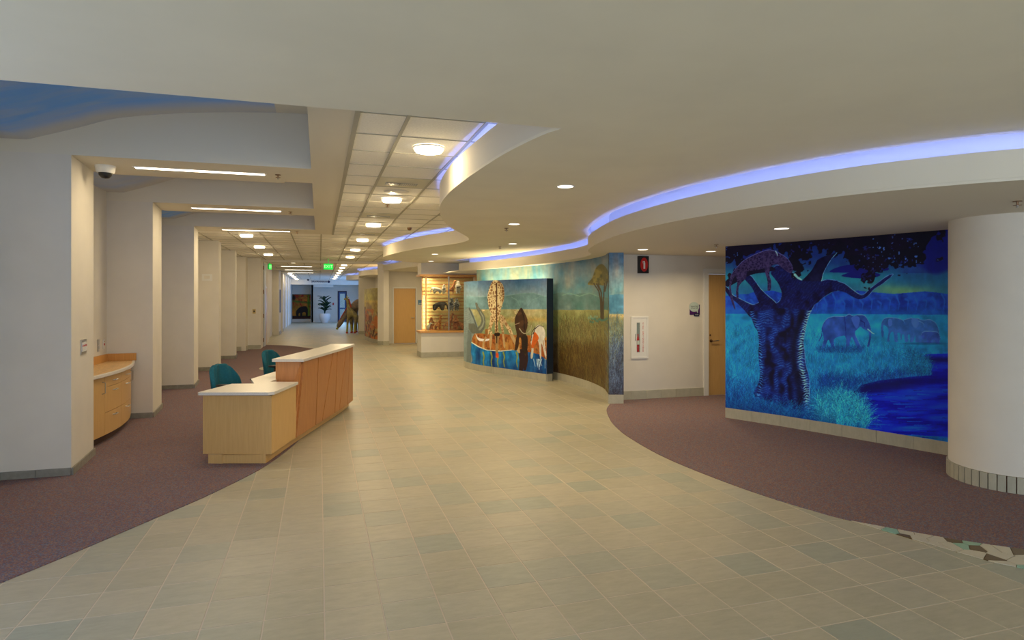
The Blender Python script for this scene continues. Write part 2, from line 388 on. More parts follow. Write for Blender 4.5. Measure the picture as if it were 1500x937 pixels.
class Canvas:
    def __init__(s, x0, y0, x1, y1, S):
        s.x0, s.y0, s.S = x0, y0, S; s.w = int((x1-x0)*S); s.h = int((y1-y0)*S)
        s.a = np.zeros((s.h, s.w, 3)); s.X, s.Y = np.meshgrid(x0+np.arange(s.w)/S, y0+np.arange(s.h)/S)
    def n(s, cells, seed=0, oct_=4, ax=1, ay=1): return vnoise(s.h, s.w, cells, seed, oct_, ax, ay)
    def mix(s, mask, col):
        m = np.clip(mask, 0, 1)[..., None]; s.a = s.a*(1-m)+np.asarray(col)*m
    def poly(s, pts, soft=0):
        m = np.zeros((s.h, s.w), bool); xs = [p[0] for p in pts]; ys = [p[1] for p in pts]
        i0 = max(0, int((min(ys)-s.y0)*s.S)-1); i1 = min(s.h, int((max(ys)-s.y0)*s.S)+2); j0 = max(0, int((min(xs)-s.x0)*s.S)-1); j1 = min(s.w, int((max(xs)-s.x0)*s.S)+2)
        if i1 <= i0 or j1 <= j0: return m.astype(float)
        X = s.X[i0:i1, j0:j1]; Y = s.Y[i0:i1, j0:j1]; mm = np.zeros(X.shape, bool); n = len(pts)
        for k in range(n):
            xa, ya = pts[k]; xb, yb = pts[(k+1) % n]
            if ya == yb: continue
            mm ^= ((ya > Y) != (yb > Y)) & (X < (xb-xa)*(Y-ya)/(yb-ya)+xa)
        m[i0:i1, j0:j1] = mm; return m.astype(float)
    def fill(s, pts, col, tex=None, smooth=4):
        if smooth: pts = s.round(pts, smooth)
        m = s.poly(pts); s.mix(m, col); return m
    def round(s, pts, n=4):
        P = [Vector((*p, 0)) for p in pts]; out = []; L = len(P)
        for i in range(L):
            a, b, c, d = P[i-1], P[i], P[(i+1) % L], P[(i+2) % L]
            for k in range(n):
                t = k/n; q = .5*((2*b)+(c-a)*t+(2*a-5*b+4*c-d)*t*t+(3*b-a-3*c+d)*t**3); out.append((q.x, q.y))
        return out
    def ell(s, x, y, rx, ry, rot=0, soft=.0):
        c, n = math.cos(rot), math.sin(rot); u = (s.X-x)*c+(s.Y-y)*n; v = -(s.X-x)*n+(s.Y-y)*c; d = np.sqrt((u/rx)**2+(v/ry)**2)
        return (d < 1).astype(float) if not soft else np.clip((1-d)/soft, 0, 1)
    def line(s, pts, w0, w1, col, al=1):
        pts = [Vector((*p, 0)) for p in pts]; segs = []
        L = sum((b-a).length for a, b in zip(pts, pts[1:])); n = max(2, int(L*s.S/1.0)); acc = 0; tot = 0
        P = []
        for a, b in zip(pts, pts[1:]):
            l = (b-a).length; k = max(1, int(l*s.S))
            for i in range(k):
                t = i/k; f = (tot+l*t)/max(L, 1e-6); P.append((a.x+(b.x-a.x)*t, a.y+(b.y-a.y)*t, w0+(w1-w0)*f))
            tot += l
        for x, y, w_ in P:
            r = max(.5, w_*s.S/2); cx, cy = (x-s.x0)*s.S, (y-s.y0)*s.S; i0, i1 = int(cy-r), int(cy+r)+1; j0, j1 = int(cx-r), int(cx+r)+1
            i0 = max(i0, 0); j0 = max(j0, 0); i1 = min(i1, s.h); j1 = min(j1, s.w)
            if i1 > i0 and j1 > j0: s.a[i0:i1, j0:j1] = s.a[i0:i1, j0:j1]*(1-al)+np.asarray(col)*al
    def blades(s, region, n, l0, l1, cols, lean=.35, seed=0, al=.8, dens=None):
        r = np.random.RandomState(seed); xs = [p[0] for p in region]; ys = [p[1] for p in region]; m = s.poly(region)
        bx = r.uniform(min(xs), max(xs), n*3); by = r.uniform(min(ys), max(ys), n*3); k = 0
        order = np.argsort(by); 
        for q in order:
            i = int((by[q]-s.y0)*s.S); j = int((bx[q]-s.x0)*s.S)
            if not (0 <= i < s.h and 0 <= j < s.w) or not m[i, j]: continue
            L = r.uniform(l0, l1); th = r.normal(0, lean); c = np.asarray(cols[r.randint(len(cols))])*r.uniform(.75, 1.15)
            t = np.linspace(0, 1, max(3, int(L*s.S))); xx = bx[q]+np.sin(th*(.4+1.2*t))*L*t; yy = by[q]-np.cos(th*(.4+t))*L*t
            ii = ((yy-s.y0)*s.S).astype(int); jj = ((xx-s.x0)*s.S).astype(int); ok = (ii >= 0) & (ii < s.h) & (jj >= 0) & (jj < s.w)
            s.a[ii[ok], jj[ok]] = s.a[ii[ok], jj[ok]]*(1-al)+c*al
    def sample(s, px, py):
        s.a = np.clip(s.a*(1+(s.n(45, 301, 3)-.5)*.12+(s.n(90, 302, 2, 1, .35)-.5)*.09)[..., None], 0, 1)
        j = np.clip((px-s.x0)*s.S, 0, s.w-1.001); i = np.clip((py-s.y0)*s.S, 0, s.h-1.001)
        j0 = j.astype(int); i0 = i.astype(int); fj = (j-j0)[..., None]; fi = (i-i0)[..., None]; A = s.a
        return (A[i0, j0]*(1-fi)*(1-fj)+A[i0, j0+1]*(1-fi)*fj+A[i0+1, j0]*fi*(1-fj)+A[i0+1, j0+1]*fi*fj)
def K(ox, oy, sc_):
    return lambda *p: [(ox+x/sc_, oy+y/sc_) for x, y in p]
def mural_mesh(name, path, z0, z1, canvas, nu, nv, gain, parent=None, uvmap=None):
    """a thin painted skin on a curved wall; every grid point of the skin keeps the colour painted for it"""
    P = resample(path, sum(math.dist(a, b) for a, b in zip(path, path[1:]))/nu); nu = len(P)-1
    vs = []; pj = np.zeros(((nu+1)*(nv+1), 2)); k = 0
    for i, (x, y) in enumerate(P):
        for j in range(nv+1):
            z = z0+(z1-z0)*j/nv; vs.append((x, y, z)); pj[k] = (uvmap(i/nu, j/nv) if uvmap else project(x, y, z)[:2]); k += 1
    fs = [(i*(nv+1)+j, (i+1)*(nv+1)+j, (i+1)*(nv+1)+j+1, i*(nv+1)+j+1) for i in range(nu) for j in range(nv)]
    me = bpy.data.meshes.new(name); me.from_pydata(vs, [], fs)
    c = np.clip(canvas.sample(pj[:, 0], pj[:, 1]), 0, 1); lin = np.where(c <= .04045, c/12.92, ((c+.055)/1.055)**2.4)*np.asarray(gain)
    at = me.color_attributes.new('paint', 'FLOAT_COLOR', 'POINT'); buf = np.ones((len(vs), 4)); buf[:, :3] = np.clip(lin, 0, .95); at.data.foreach_set('color', buf.ravel())
    o = link(name, me, M['mural'], parent, True); return o

# --- blue night mural: spreading tree, leopard, elephants at a river
def paint_night():
    c = Canvas(1055, 328, 1402, 672, 3.0); A = K(1060, 335, 5.512); B = K(1220, 335, 5.354); C3 = K(1060, 470, 5.206); D = K(1190, 430, 4.571)
    Y = c.Y; X = c.X; n1 = c.n(6, 1); n2 = c.n(30, 2); n3 = c.n(14, 3, 5, 1, 2.5)
    t = np.clip((Y-335)/95, 0, 1)[..., None]; c.a = np.array([.03, .05, .33])*(1-t)+np.array([.13, .36, .50])*t
    c.mix(np.clip((n1-.5)*5, 0, 1)*(Y < 400)*.7, (.05, .06, .36))
    # glowing band of sky
    c.mix(np.exp(-((Y-408)/13)**2)*np.clip((1350-X)/80, .2, 1)*.75, (.13, .50, .52))
    c.mix(np.exp(-((Y-424-(n1-.5)*8)/9)**2-((X-1322)/48)**2)*.85, (.42, .55, .34))
    c.mix(np.clip((n1-.45)*5, 0, 1)*np.exp(-((Y-392)/10)**2)*(X > 1300)*.6, (.16, .30, .52))
    c.mix(np.clip((X-1338)/22, 0, 1)*np.clip((400+4*np.sin(X/9)-Y)/7, 0, 1)*.9, (.03, .06, .42))
    for p in (((1232,404),(1262,396),(1290,402),(1270,408)), ((1215,398),(1240,388),(1290,388),(1300,396),(1250,399))): c.fill(list(p), (.05, .07, .38))
    # hills
    hp = A((10,545),(60,535),(120,530),(200,525),(280,498),(330,503),(400,498),(470,520),(560,560),(700,600),(800,560),(900,500))+B((0,490),(200,485),(350,500),(480,510),(600,500),(720,490),(800,497),(960,520),(960,690),(0,690))+A((10,690))
    m = c.poly(hp); hc = np.array([.07, .22, .58])+(n2-.5)[..., None]*np.array([.06, .16, .22])+(n3-.5)[..., None]*np.array([.05, .1, .15])
    c.mix(m, hc); c.mix(m*np.clip((Y-448)/16, 0, 1)*.5, (.07, .38, .60))
    for k in range(34):
        x = 1060+k*13.3; c.line([(x, 430+(k*7) % 12), (x+5, 440+(k*5) % 10), (x+3, 455)], 2.5, .6, (.10, .30, .62), .25)
    # meadow
    g = (Y > 459.5+np.clip(X-1200, 0, 200)*.008).astype(float); tt = np.clip((Y-460)/120, 0, 1)[..., None]
    mc = np.array([.08, .44, .62])*(1-tt)+np.array([.06, .34, .56])*tt+(n2-.5)[..., None]*np.array([.05, .18, .2]); c.mix(g, mc)
    c.mix(g*np.exp(-((Y-480)/18)**2)*np.exp(-((X-1205)/90)**2)*.55, (.14, .60, .72))
    c.mix(g*np.exp(-((Y-497)/12)**2)*np.exp(-((X-1350)/70)**2)*.35, (.10, .50, .52))
    # water
    wp = D((945,398),(760,405),(735,425),(800,470),(795,545),(700,552),(600,562),(450,580),(330,610),(270,660),(290,700),(330,750),(380,800),(385,850),(350,905),(520,940),(945,960))
    m = c.poly(wp); st = c.n(5, 9, 5, 1, 9)
    wc = np.array([.02, .10, .62])+(st-.5)[..., None]*np.array([.04, .32, .42]); c.mix(m, wc)
    c.mix(m*np.exp(-((Y-(560+(1330-X)*.12))/10)**2)*np.clip((1375-X)/60, 0, 1)*.95, (.02, .03, .28))
    c.mix(m*np.exp(-((Y-527)/5)**2)*.8, (.03, .03, .28))
    for k in range(70):
        r = random.Random(k); x = r.uniform(1255, 1385); y = r.uniform(570, 645); c.line([(x, y), (x+r.uniform(8, 26), y+r.uniform(-1, 1.5))], .9, .3, (.04, .30, .78) if k % 2 else (.01, .03, .42), .4)
    # grass behind the trunk
    C_ = [(.10,.50,.62),(.14,.62,.70),(.06,.36,.56),(.05,.28,.50),(.20,.66,.74)]
    mea = [(1060,480),(1200,486),(1220,500),(1300,505),(1330,510),(1352,525),(1364,542),(1362,550),(1310,552),(1265,563),(1248,575),(1255,590),(1262,600),(1200,640),(1060,610)]
    c.blades(mea, 4200, 6, 13, C_, .3, 11, .55)
    c.blades([(1060,555),(1120,570),(1240,555),(1262,575),(1240,640),(1180,640),(1060,600)], 2200, 8, 16, [(.04,.22,.50),(.03,.14,.42),(.08,.44,.62)], .35, 12, .6)
    c.blades([(1200,548),(1240,560),(1300,548),(1362,545),(1362,552),(1260,566),(1245,580),(1200,570)], 700, 9, 15, [(.02,.14,.42),(.03,.20,.50)], .3, 14, .7)
    # elephants
    def eleph(outline, col, rim, legs=()):
        mm = c.fill(outline, col); tx = (c.n(24, 5)-.5)[..., None]*np.array([.12, .14, .22]); mk = mm[..., None]; c.a = np.clip(c.a+tx*mk, 0, 1)
        up = mm-np.roll(mm, int(1.3*c.S), 0); c.mix(np.clip(up, 0, 1)*.65, rim); return mm
    ecol = (.14, .25, .52); rim = (.45, .62, .88)
    eleph(D((98,165),(150,150),(215,150),(245,135),(275,148),(300,140),(345,142),(370,170),(388,215),(396,270),(388,320),(376,356),(366,350),(378,300),(376,255),(345,238),(322,222),(300,240),(285,262),(310,320),(335,375),(318,395),(290,340),(265,290),(250,330),(240,380),(218,380),(226,330),(222,290),(205,282),(150,300),(145,335),(160,375),(135,372),(115,320),(105,310),(90,345),(80,372),(62,365),(75,310),(70,260),(65,215)), ecol, rim)
    c.fill(D((262,160),(300,150),(318,170),(312,205),(298,232),(275,205)), (.22, .33, .66)); c.line(D((372,238),(400,262),(415,270)), .9, .4, (.5, .7, .9)); c.line(D((66,230),(64,280),(45,318)), 1.0, .7, (.10, .16, .48))
    c.line(D((215,155),(222,215),(226,290)), .8, .5, (.08, .13, .42), .7); c.line(D((325,180),(350,195),(352,225)), 1, .6, (.06, .1, .36), .8)
    e2 = (.17, .32, .56); r2 = (.40, .56, .80)
    eleph(D((690,170),(740,175),(790,172),(830,200),(848,255),(845,325),(700,325),(690,300)), e2, r2)
    eleph(D((600,190),(640,165),(670,162),(710,180),(745,200),(750,250),(735,320),(705,322),(700,280),(690,270),(675,320),(652,320),(655,280),(640,275),(642,318),(620,320),(615,280),(603,270),(598,305),(588,300)), e2, r2)
    eleph(D((480,165),(510,158),(555,160),(600,172),(620,200),(610,265),(600,270),(570,262),(572,318),(550,318),(545,265),(530,255),(515,290),(520,318),(500,315),(510,245),(490,215),(475,215),(478,262),(474,292),(464,285),(460,230),(464,190)), e2, r2)
    eleph(D((745,252),(800,250),(845,262),(852,330),(828,332),(820,310),(800,310),(795,330),(770,328),(765,300),(745,305),(728,280)), (.17, .27, .56), r2)
    c.fill(D((670,165),(705,172),(712,205),(690,230),(665,200)), (.24, .37, .66)); c.fill(D((512,168),(530,172),(535,205),(515,220),(505,195)), (.24, .37, .66))
    c.mix(c.ell(1354, 503, 44, 2.5, 0, .6)*.5, (.03, .16, .36)); c.mix(c.ell(1233, 512, 36, 5, 0, .6)*.6, (.03, .16, .42))
    c.blades([(1196,511),(1266,511),(1262,518),(1200,518)], 220, 4, 8, [(.05,.24,.50),(.10,.46,.62),(.03,.16,.42)], .3, 19, .8)
    c.blades([(1325,512),(1362,526),(1366,550),(1330,552)], 420, 6, 12, [(.06,.34,.52),(.10,.50,.60),(.03,.18,.42)], .5, 20, .7)
    # trunk and limbs
    dk = (.03, .035, .20)
    shapes = [
      A((300,590),(345,600),(420,598),(455,575),(475,540),(520,560),(700,560),(735,610),(700,680),(675,760),(658,850),(640,937))+C3((628,60),(612,150),(622,250),(628,330),(648,400),(657,470),(655,540),(660,620),(650,680),(560,690),(420,640),(300,600),(250,585),(232,540),(262,480),(278,400),(270,320),(265,240),(268,160),(258,80))+A((250,790),(215,700),(180,660)),
      A((12,462),(40,480),(75,530),(130,560),(190,590),(240,608),(290,590),(330,600),(330,700),(230,720),(170,660),(110,600),(60,560),(14,500)),
      A((165,395),(215,372),(260,425),(300,480),(350,530),(430,605),(410,680),(320,650),(290,600),(260,540),(225,470)),
      A((380,350),(430,290),(500,320),(560,350),(600,400),(640,430),(620,560),(560,650),(470,620),(465,560),(468,510),(440,440),(410,400)),
      A((630,425),(670,380),(710,335),(740,285),(760,250),(820,220),(870,205),(918,190),(880,235),(850,280),(822,330),(805,370),(795,415),(770,440),(680,500),(620,500)),
      A((600,520),(640,470),(700,470),(760,430),(830,408),(900,412),(937,420))+B((40,410),(90,425),(150,470),(205,508),(240,512),(300,460),(360,415),(420,370),(465,352),(470,365),(400,425),(330,470),(285,520),(240,548),(200,552),(150,530),(100,500),(50,487))+A((935,500),(880,510),(820,545),(770,590),(730,620),(690,690),(600,680))]
    m = np.zeros_like(X)
    for q in shapes: m = np.maximum(m, c.poly(c.round(q, 4)))
    jit = c.n(60, 101, 3); bc = np.array([.03, .05, .26])+(n2-.5)[..., None]*np.array([.05, .12, .25]); c.mix(m, bc)
    body = m*(Y > 450+np.abs(X-1150)*.12)
    folds = np.clip(.55+.4*np.sin((X-1100)*.36+(n1-.5)*16+np.sin(Y*.05)*1.6)+(n2-.5)*.9, 0, 1); rid = np.clip(np.sin(Y*1.7+np.sin(X*.42+(n1-.5)*9)*2.0+(jit-.5)*7)*1.3-.1, 0, 1)
    c.mix(body*(.35+.65*folds)*.55, (.06, .17, .46)); c.mix(body*rid*folds**1.5*.55*np.clip(jit*1.6, 0, 1), (.22, .46, .74)); c.mix(body*(1-folds)**2.5*.9, (.015, .01, .11))
    c.mix(body*np.clip((Y-560)/50, 0, 1)*.35, (.02, .04, .24))
    re = np.interp(Y[:, 0], [450,470,500,530,560,575,600], [1193,1186,1178,1177,1184,1186,1187])[:, None]
    c.mix(body*np.exp(-((X-re+5)/4.5)**2)*np.clip(rid*1.1+.12, 0, 1)*.95, (.60, .78, .97)); c.mix(body*np.exp(-((X-re+15)/6)**2)*.8, (.012, .01, .10))
    le = np.interp(Y[:, 0], [450,480,520,560,590], [1096,1108,1112,1113,1106])[:, None]; c.mix(body*np.exp(-((X-le-2)/3)**2)*rid*.7, (.30, .58, .86))
    lim = m*(1-np.clip(body, 0, 1)); c.mix(lim*np.clip(np.sin(X*1.1+Y*1.0+(jit-.5)*9)-.2, 0, 1)*.45*np.clip(n2*1.5, 0, 1), (.18, .27, .60)); c.mix(lim*np.clip((n2-.5)*4, 0, 1)*.4, (.02, .01, .10))
    up = np.clip(m-np.roll(m, int(1.1*c.S), 0), 0, 1); c.mix(up*(Y < 470)*.75*np.clip(.3+jit, 0, 1), (.48, .66, .92))
    rt = np.clip(m-np.roll(m, -int(1.1*c.S), 1), 0, 1); c.mix(rt*.7*np.clip(.2+jit, 0, 1), (.52, .72, .95))
    # foliage
    dens = c.n(13, 21, 5); cut = np.full(X.shape, -1.0)
    topy = 361-(X-1063)*.07
    lo = np.interp(X[0], [1055,1075,1100,1118,1150,1165,1180,1200,1222,1240,1262,1275,1290,1310,1330,1350,1358,1375,1390,1402], [392,384,372,366,374,388,380,366,368,388,400,408,404,402,400,392,372,362,352,346])[None]
    f = np.clip((lo-Y)/9+(dens-.5)*5.0+(c.n(50,7,2)-.5)*3, 0, 1); c.mix((f > .35)*.97, (.010, .008, .085))
    fl = f*(c.n(90, 8, 2) > .74)*(c.n(10, 33) > .55); c.mix(fl*.45*(Y > topy+6), (.14, .20, .62)); c.mix(f*(c.n(110, 18, 2) > .84)*(c.n(8, 44) > .6)*.7, (.35, .50, .85))
    c.mix(f*(c.n(12, 55) > .6)*.3, (.10, .02, .14))
    up_l = c.poly(c.round(shapes[4], 4))*(Y < 412); c.mix(up_l, np.array([.03, .03, .17])+(n2-.5)[..., None]*.12); e_ = np.clip(up_l-np.roll(up_l, -int(1.3*c.S), 1), 0, 1); c.mix(e_*np.clip(.3+jit, 0, 1), (.50, .70, .92))
    # leopard on the limb
    limb = A((10,430),(100,360),(200,340),(300,320),(370,300),(420,330),(330,352),(240,366),(160,400),(90,440),(30,468)); c.fill(limb, (.03, .02, .13))
    lp = A((115,300),(160,255),(230,215),(300,185),(360,168),(410,175),(450,195),(500,225),(540,270),(560,320),(550,355),(520,350),(480,320),(440,290),(400,292),(375,315),(370,370),(385,420),(380,490),(355,495),(355,430),(340,370),(325,320),(290,330),(235,335),(190,350),(180,400),(140,440),(120,480),(120,560),(105,560),(100,500),(110,430),(95,385),(70,420),(60,480),(75,560),(95,640),(85,642),(55,560),(45,480),(55,390),(80,340))
    m = c.fill(lp, (.17, .11, .25)); f1, f2 = voro(c, 1060, 360, 1170, 455, 420, 5); c.mix(m*(f1 < .95)*.9, (.05, .025, .15)); c.mix(m*(f2-f1 < .7)*.55, (.32, .22, .38)); c.mix(m*np.clip((Y-410)/30, 0, 1)*.3, (.10, .08, .28))
    up = np.clip(m-np.roll(m, int(1*c.S), 0), 0, 1); c.mix(up*.5, (.5, .5, .8)); c.line(A((420,180),(432,200),(436,220)), 1, .5, (.6, .66, .9), .8); c.line(A((575,370),(600,395),(630,412)), 2.4, 1.2, (.55, .72, .92), .9)
    # foreground tufts
    fg = [(1060,588),(1110,598),(1150,602),(1180,610),(1200,596),(1230,586),(1262,590),(1270,612),(1262,634),(1180,628),(1062,602)]
    c.blades(fg, 2600, 12, 26, [(.03,.20,.48),(.02,.12,.40),(.06,.40,.60),(.10,.52,.66)], .5, 15, .7)
    c.blades([(1195,585),(1232,575),(1262,592),(1276,612),(1272,628),(1200,625)], 900, 9, 22, [(.14,.60,.68),(.30,.78,.80),(.06,.40,.58),(.05,.3,.5)], .55, 16, .75)
    c.mix(np.clip((Y-(572+(X-1063)*.17))/40, 0, 1)*(X < 1225)*.7, (.015, .05, .26))
    return c
# --- waterhole mural: elephant, drinking giraffe, two antelopes
def paint_waterhole():
    c = Canvas(672, 398, 818, 560, 5.0); A = K(675, 400, 6.043); X, Y = c.X, c.Y; n1 = c.n(5, 71); n2 = c.n(22, 72); n3 = c.n(8, 73, 4, 2.5, .5)
    t = np.clip((Y-408)/28, 0, 1)[..., None]; c.a = np.array([.27, .38, .50])*(1-t)+np.array([.46, .54, .54])*t+(n1-.5)[..., None]*np.array([.20, .08, .03])
    hp = A((0,215),(60,205),(170,212),(260,205),(400,200),(470,190),(560,178),(640,175),(720,200),(800,210),(860,230),(860,335),(0,335))
    m = c.poly(hp); c.mix(m, np.array([.36, .47, .45])+(n1-.5)[..., None]*np.array([.14, .12, .16])+(n2-.5)[..., None]*.08)
    for pts in (((590,290),(630,240),(700,208),(780,208)), ((445,210),(500,240),(520,290)), ((0,215),(60,205),(170,212),(260,205),(400,200),(470,190),(560,178),(640,175),(720,200),(800,210))): c.line(A(*pts), .5, .4, (.46, .58, .54), .35)
    g = (Y > 400+320/6.043).astype(float); tt = np.clip((Y-453)/36, 0, 1)[..., None]
    c.mix(g, np.array([.62, .58, .38])*(1-tt)+np.array([.46, .47, .31])*tt+(n2-.5)[..., None]*.14+(n1-.5)[..., None]*np.array([.12, .0, .0])); c.mix(g*np.exp(-((Y-468)/4)**2)*(X > 730)*.5, (.76, .52, .22))
    c.mix(c.poly([(672,405),(700,404),(700,450),(672,450)])*.35, (.48, .60, .60))
    c.blades([(690,465),(812,465),(812,492),(690,492)], 900, 2, 6, [(.5,.58,.34),(.38,.46,.28),(.62,.58,.3)], .3, 74, .4)
    c.fill(A((90,540),(150,530),(250,540),(350,535),(450,545),(600,550),(700,560),(790,600),(790,760),(600,700),(470,670),(380,690),(280,680),(180,665),(95,610)), (.62, .36, .15)); m = c.poly(A((90,540),(790,560),(790,760),(90,700))); c.mix(m*np.clip((n2-.45)*5, 0, 1)*.5, (.52, .22, .06)); c.mix(m*np.clip((n3-.55)*5, 0, 1)*.6, (.74, .56, .26)); c.mix(m*np.clip((c.n(40, 76)-.6)*6, 0, 1)*.5, (.30, .14, .06))
    wp = A((0,600),(60,610),(100,612),(160,650),(230,678),(350,690),(450,680),(530,690),(620,700),(700,720),(760,770),(790,840),(790,960),(0,960)); m = c.poly(wp)
    c.mix(m, np.array([.06, .33, .52])+(n3-.5)[..., None]*np.array([.15, .45, .45])+(n2-.5)[..., None]*.14)
    c.mix(m*np.clip((Y-520)/25, 0, 1)*.45, (.03, .16, .36)); c.line(A((95,612),(160,652),(230,680),(350,690),(450,680)), 1, .8, (.82, .84, .72), .7)
    for x in (200, 270, 325, 380, 495): c.line([(p[0]+((i*37) % 3-1)*.5, p[1]) for i, p in enumerate(A((x,700),(x+8,740),(x-4,780),(x+10,830)))], 1.8, 1.0, (.48, .52, .20), .65)
    for x, w_ in ((540, 9), (575, 6)): c.line(A((x,700),(x+5,760),(x-8,850)), w_, w_*.6, (.16, .09, .10), .65)
    # elephant at left edge, with raised trunk and tusk
    c.fill(A((-40,330),(40,320),(75,305),(110,360),(140,440),(165,490),(190,470),(185,420),(160,350),(135,300),(130,268),(145,268),(155,310),(195,370),(210,430),(205,490),(175,525),(140,530),(115,545),(95,600),(90,700),(95,790),(-40,800)), (.47, .50, .46))
    c.mix(c.poly(A((-40,330),(40,320),(80,360),(110,470),(90,600),(90,790),(-40,790)))*np.clip(np.sin(Y*2.2+X*.8+n2*6), 0, 1)*.35, (.30, .36, .36)); c.mix(c.poly(A((60,500),(95,520),(90,790),(50,780)))*np.clip(np.sin(Y*4+X*3+n2*8), 0, 1)*.8, (.14, .16, .16)); c.line(A((75,310),(115,400),(150,500)), 1.6, 1, (.30,.32,.29), .8); c.line(A((95,470),(125,512),(160,512),(190,475),(202,430),(195,385),(170,340),(148,305),(137,268)), 8, 2.4, (.36,.36,.30), 1); c.line(A((165,500),(192,470),(204,430),(197,385),(172,340)), 2.0, .8, (.52,.52,.44), .8)
    c.fill(A((130,530),(150,565),(190,580),(255,580),(240,598),(190,602),(150,588)), (.86, .80, .74))
    # giraffe
    gc = (.70, .56, .36)
    for p in (((265,370),(300,370),(290,430),(265,500),(230,570),(210,610),(205,660),(190,665),(200,600),(225,540),(245,480),(255,430)), ((345,370),(380,380),(410,440),(445,490),(470,560),(510,640),(525,700),(505,700),(480,640),(440,560),(420,510),(380,450)), ((262,520),(280,520),(275,600),(262,680),(252,600)), ((345,400),(372,420),(385,560),(395,650),(380,655),(365,540))): c.fill(A(*p), gc)
    m = c.fill(A((300,58),(345,75),(375,110),(385,180),(378,250),(360,300),(345,380),(330,440),(332,540),(305,540),(300,440),(285,380),(262,345),(245,290),(236,210),(250,140),(270,90)), gc)
    reg = c.poly(A((180,60),(530,60),(530,540),(180,540)))*((np.abs(c.a-np.array(gc)).sum(2) < .1)); f1, f2 = voro(c, 703, 405, 765, 492, 330, 8); c.mix(reg*.75, (.50, .31, .15)); c.mix(reg*(f2-f1 < .95)*.9, (.86, .76, .55)); c.mix(reg*np.exp(-((X-738)/4)**2)*.35, (.30,.19,.10)); c.mix(reg*np.clip((Y-450)/20, 0, 1)*.3, (.76, .60, .40))
    for x in (262, 285, 300, 340, 360): c.line(A((x, 120),(x-4, 200),(x+6, 300)), .5, .4, (.86, .76, .55), .5)
    c.line(A((318,90),(318,300),(318,540)), 1.4, 1.2, (.30, .17, .08), .9)
    c.fill(A((300,520),(345,530),(335,600),(330,700),(330,740),(315,745),(308,700),(305,600)), (.60, .46, .28)); c.fill(A((300,530),(345,530),(340,555),(302,555)), (.12, .07, .04)); c.fill(A((310,710),(332,710),(332,745),(312,745)), (.80, .28, .08)); c.line(A((318,560),(320,620)), 1.5, 1, (.15,.08,.05))
    c.fill(A((215,500),(240,500),(235,560),(220,560)), (.55,.35,.16))
    # brown antelope
    c.fill(A((535,305),(565,350),(590,410),(590,470),(575,530),(585,600),(580,720),(565,720),(540,600),(520,570),(510,650),(495,680),(478,675),(485,600),(495,540),(478,450),(482,390),(505,345)), (.23, .14, .08)); c.mix(c.poly(A((500,330),(580,370),(590,470),(520,560)))*np.clip((n2-.4)*4, 0, 1)*.35, (.42, .27, .14)); c.line(A((537,315),(560,400),(565,500)), .8, .7, (.08,.05,.04)); c.fill(A((540,560),(590,560),(585,700),(545,690)), (.15, .10, .07))
    c.line(A((520,490),(540,520),(560,535),(590,530),(620,500),(628,460)), .9, .6, (.62, .56, .44)); c.line(A((480,455),(520,440)), 1, .6, (.55,.45,.34))
    # pale gazelle
    c.fill(A((640,520),(680,460),(720,470),(745,510),(748,560),(730,610),(755,735),(745,735),(715,620),(712,745),(700,745),(690,620),(670,590),(650,620),(638,740),(622,755),(618,730),(628,650),(618,600)), (.74, .69, .60)); c.fill(A((655,520),(690,570),(665,620),(640,665),(625,640),(640,560)), (.74, .33, .10)); c.line(A((735,560),(742,640),(755,730)), .9, .6, (.8,.76,.68)); c.line(A((640,540),(660,490),(690,465),(735,470)), .8, .5, (.16, .12, .10)); c.line(A((622,600),(630,520),(660,480)), .8, .5, (.2, .15, .12))
    for k in range(9): r = random.Random(k+40); x = 640+r.uniform(0, 120); c.line(A((x,760),(x+r.uniform(-20, 30),820+r.uniform(0, 40))), .7, .4, (.65,.72,.78), .6)
    c.mix(c.poly(A((760,560),(790,560),(790,900),(770,880)))*.4, (.45, .34, .14))
    c.mix(np.clip((686-X)/9, 0, 1)*.4, (.50, .56, .54))
    return c
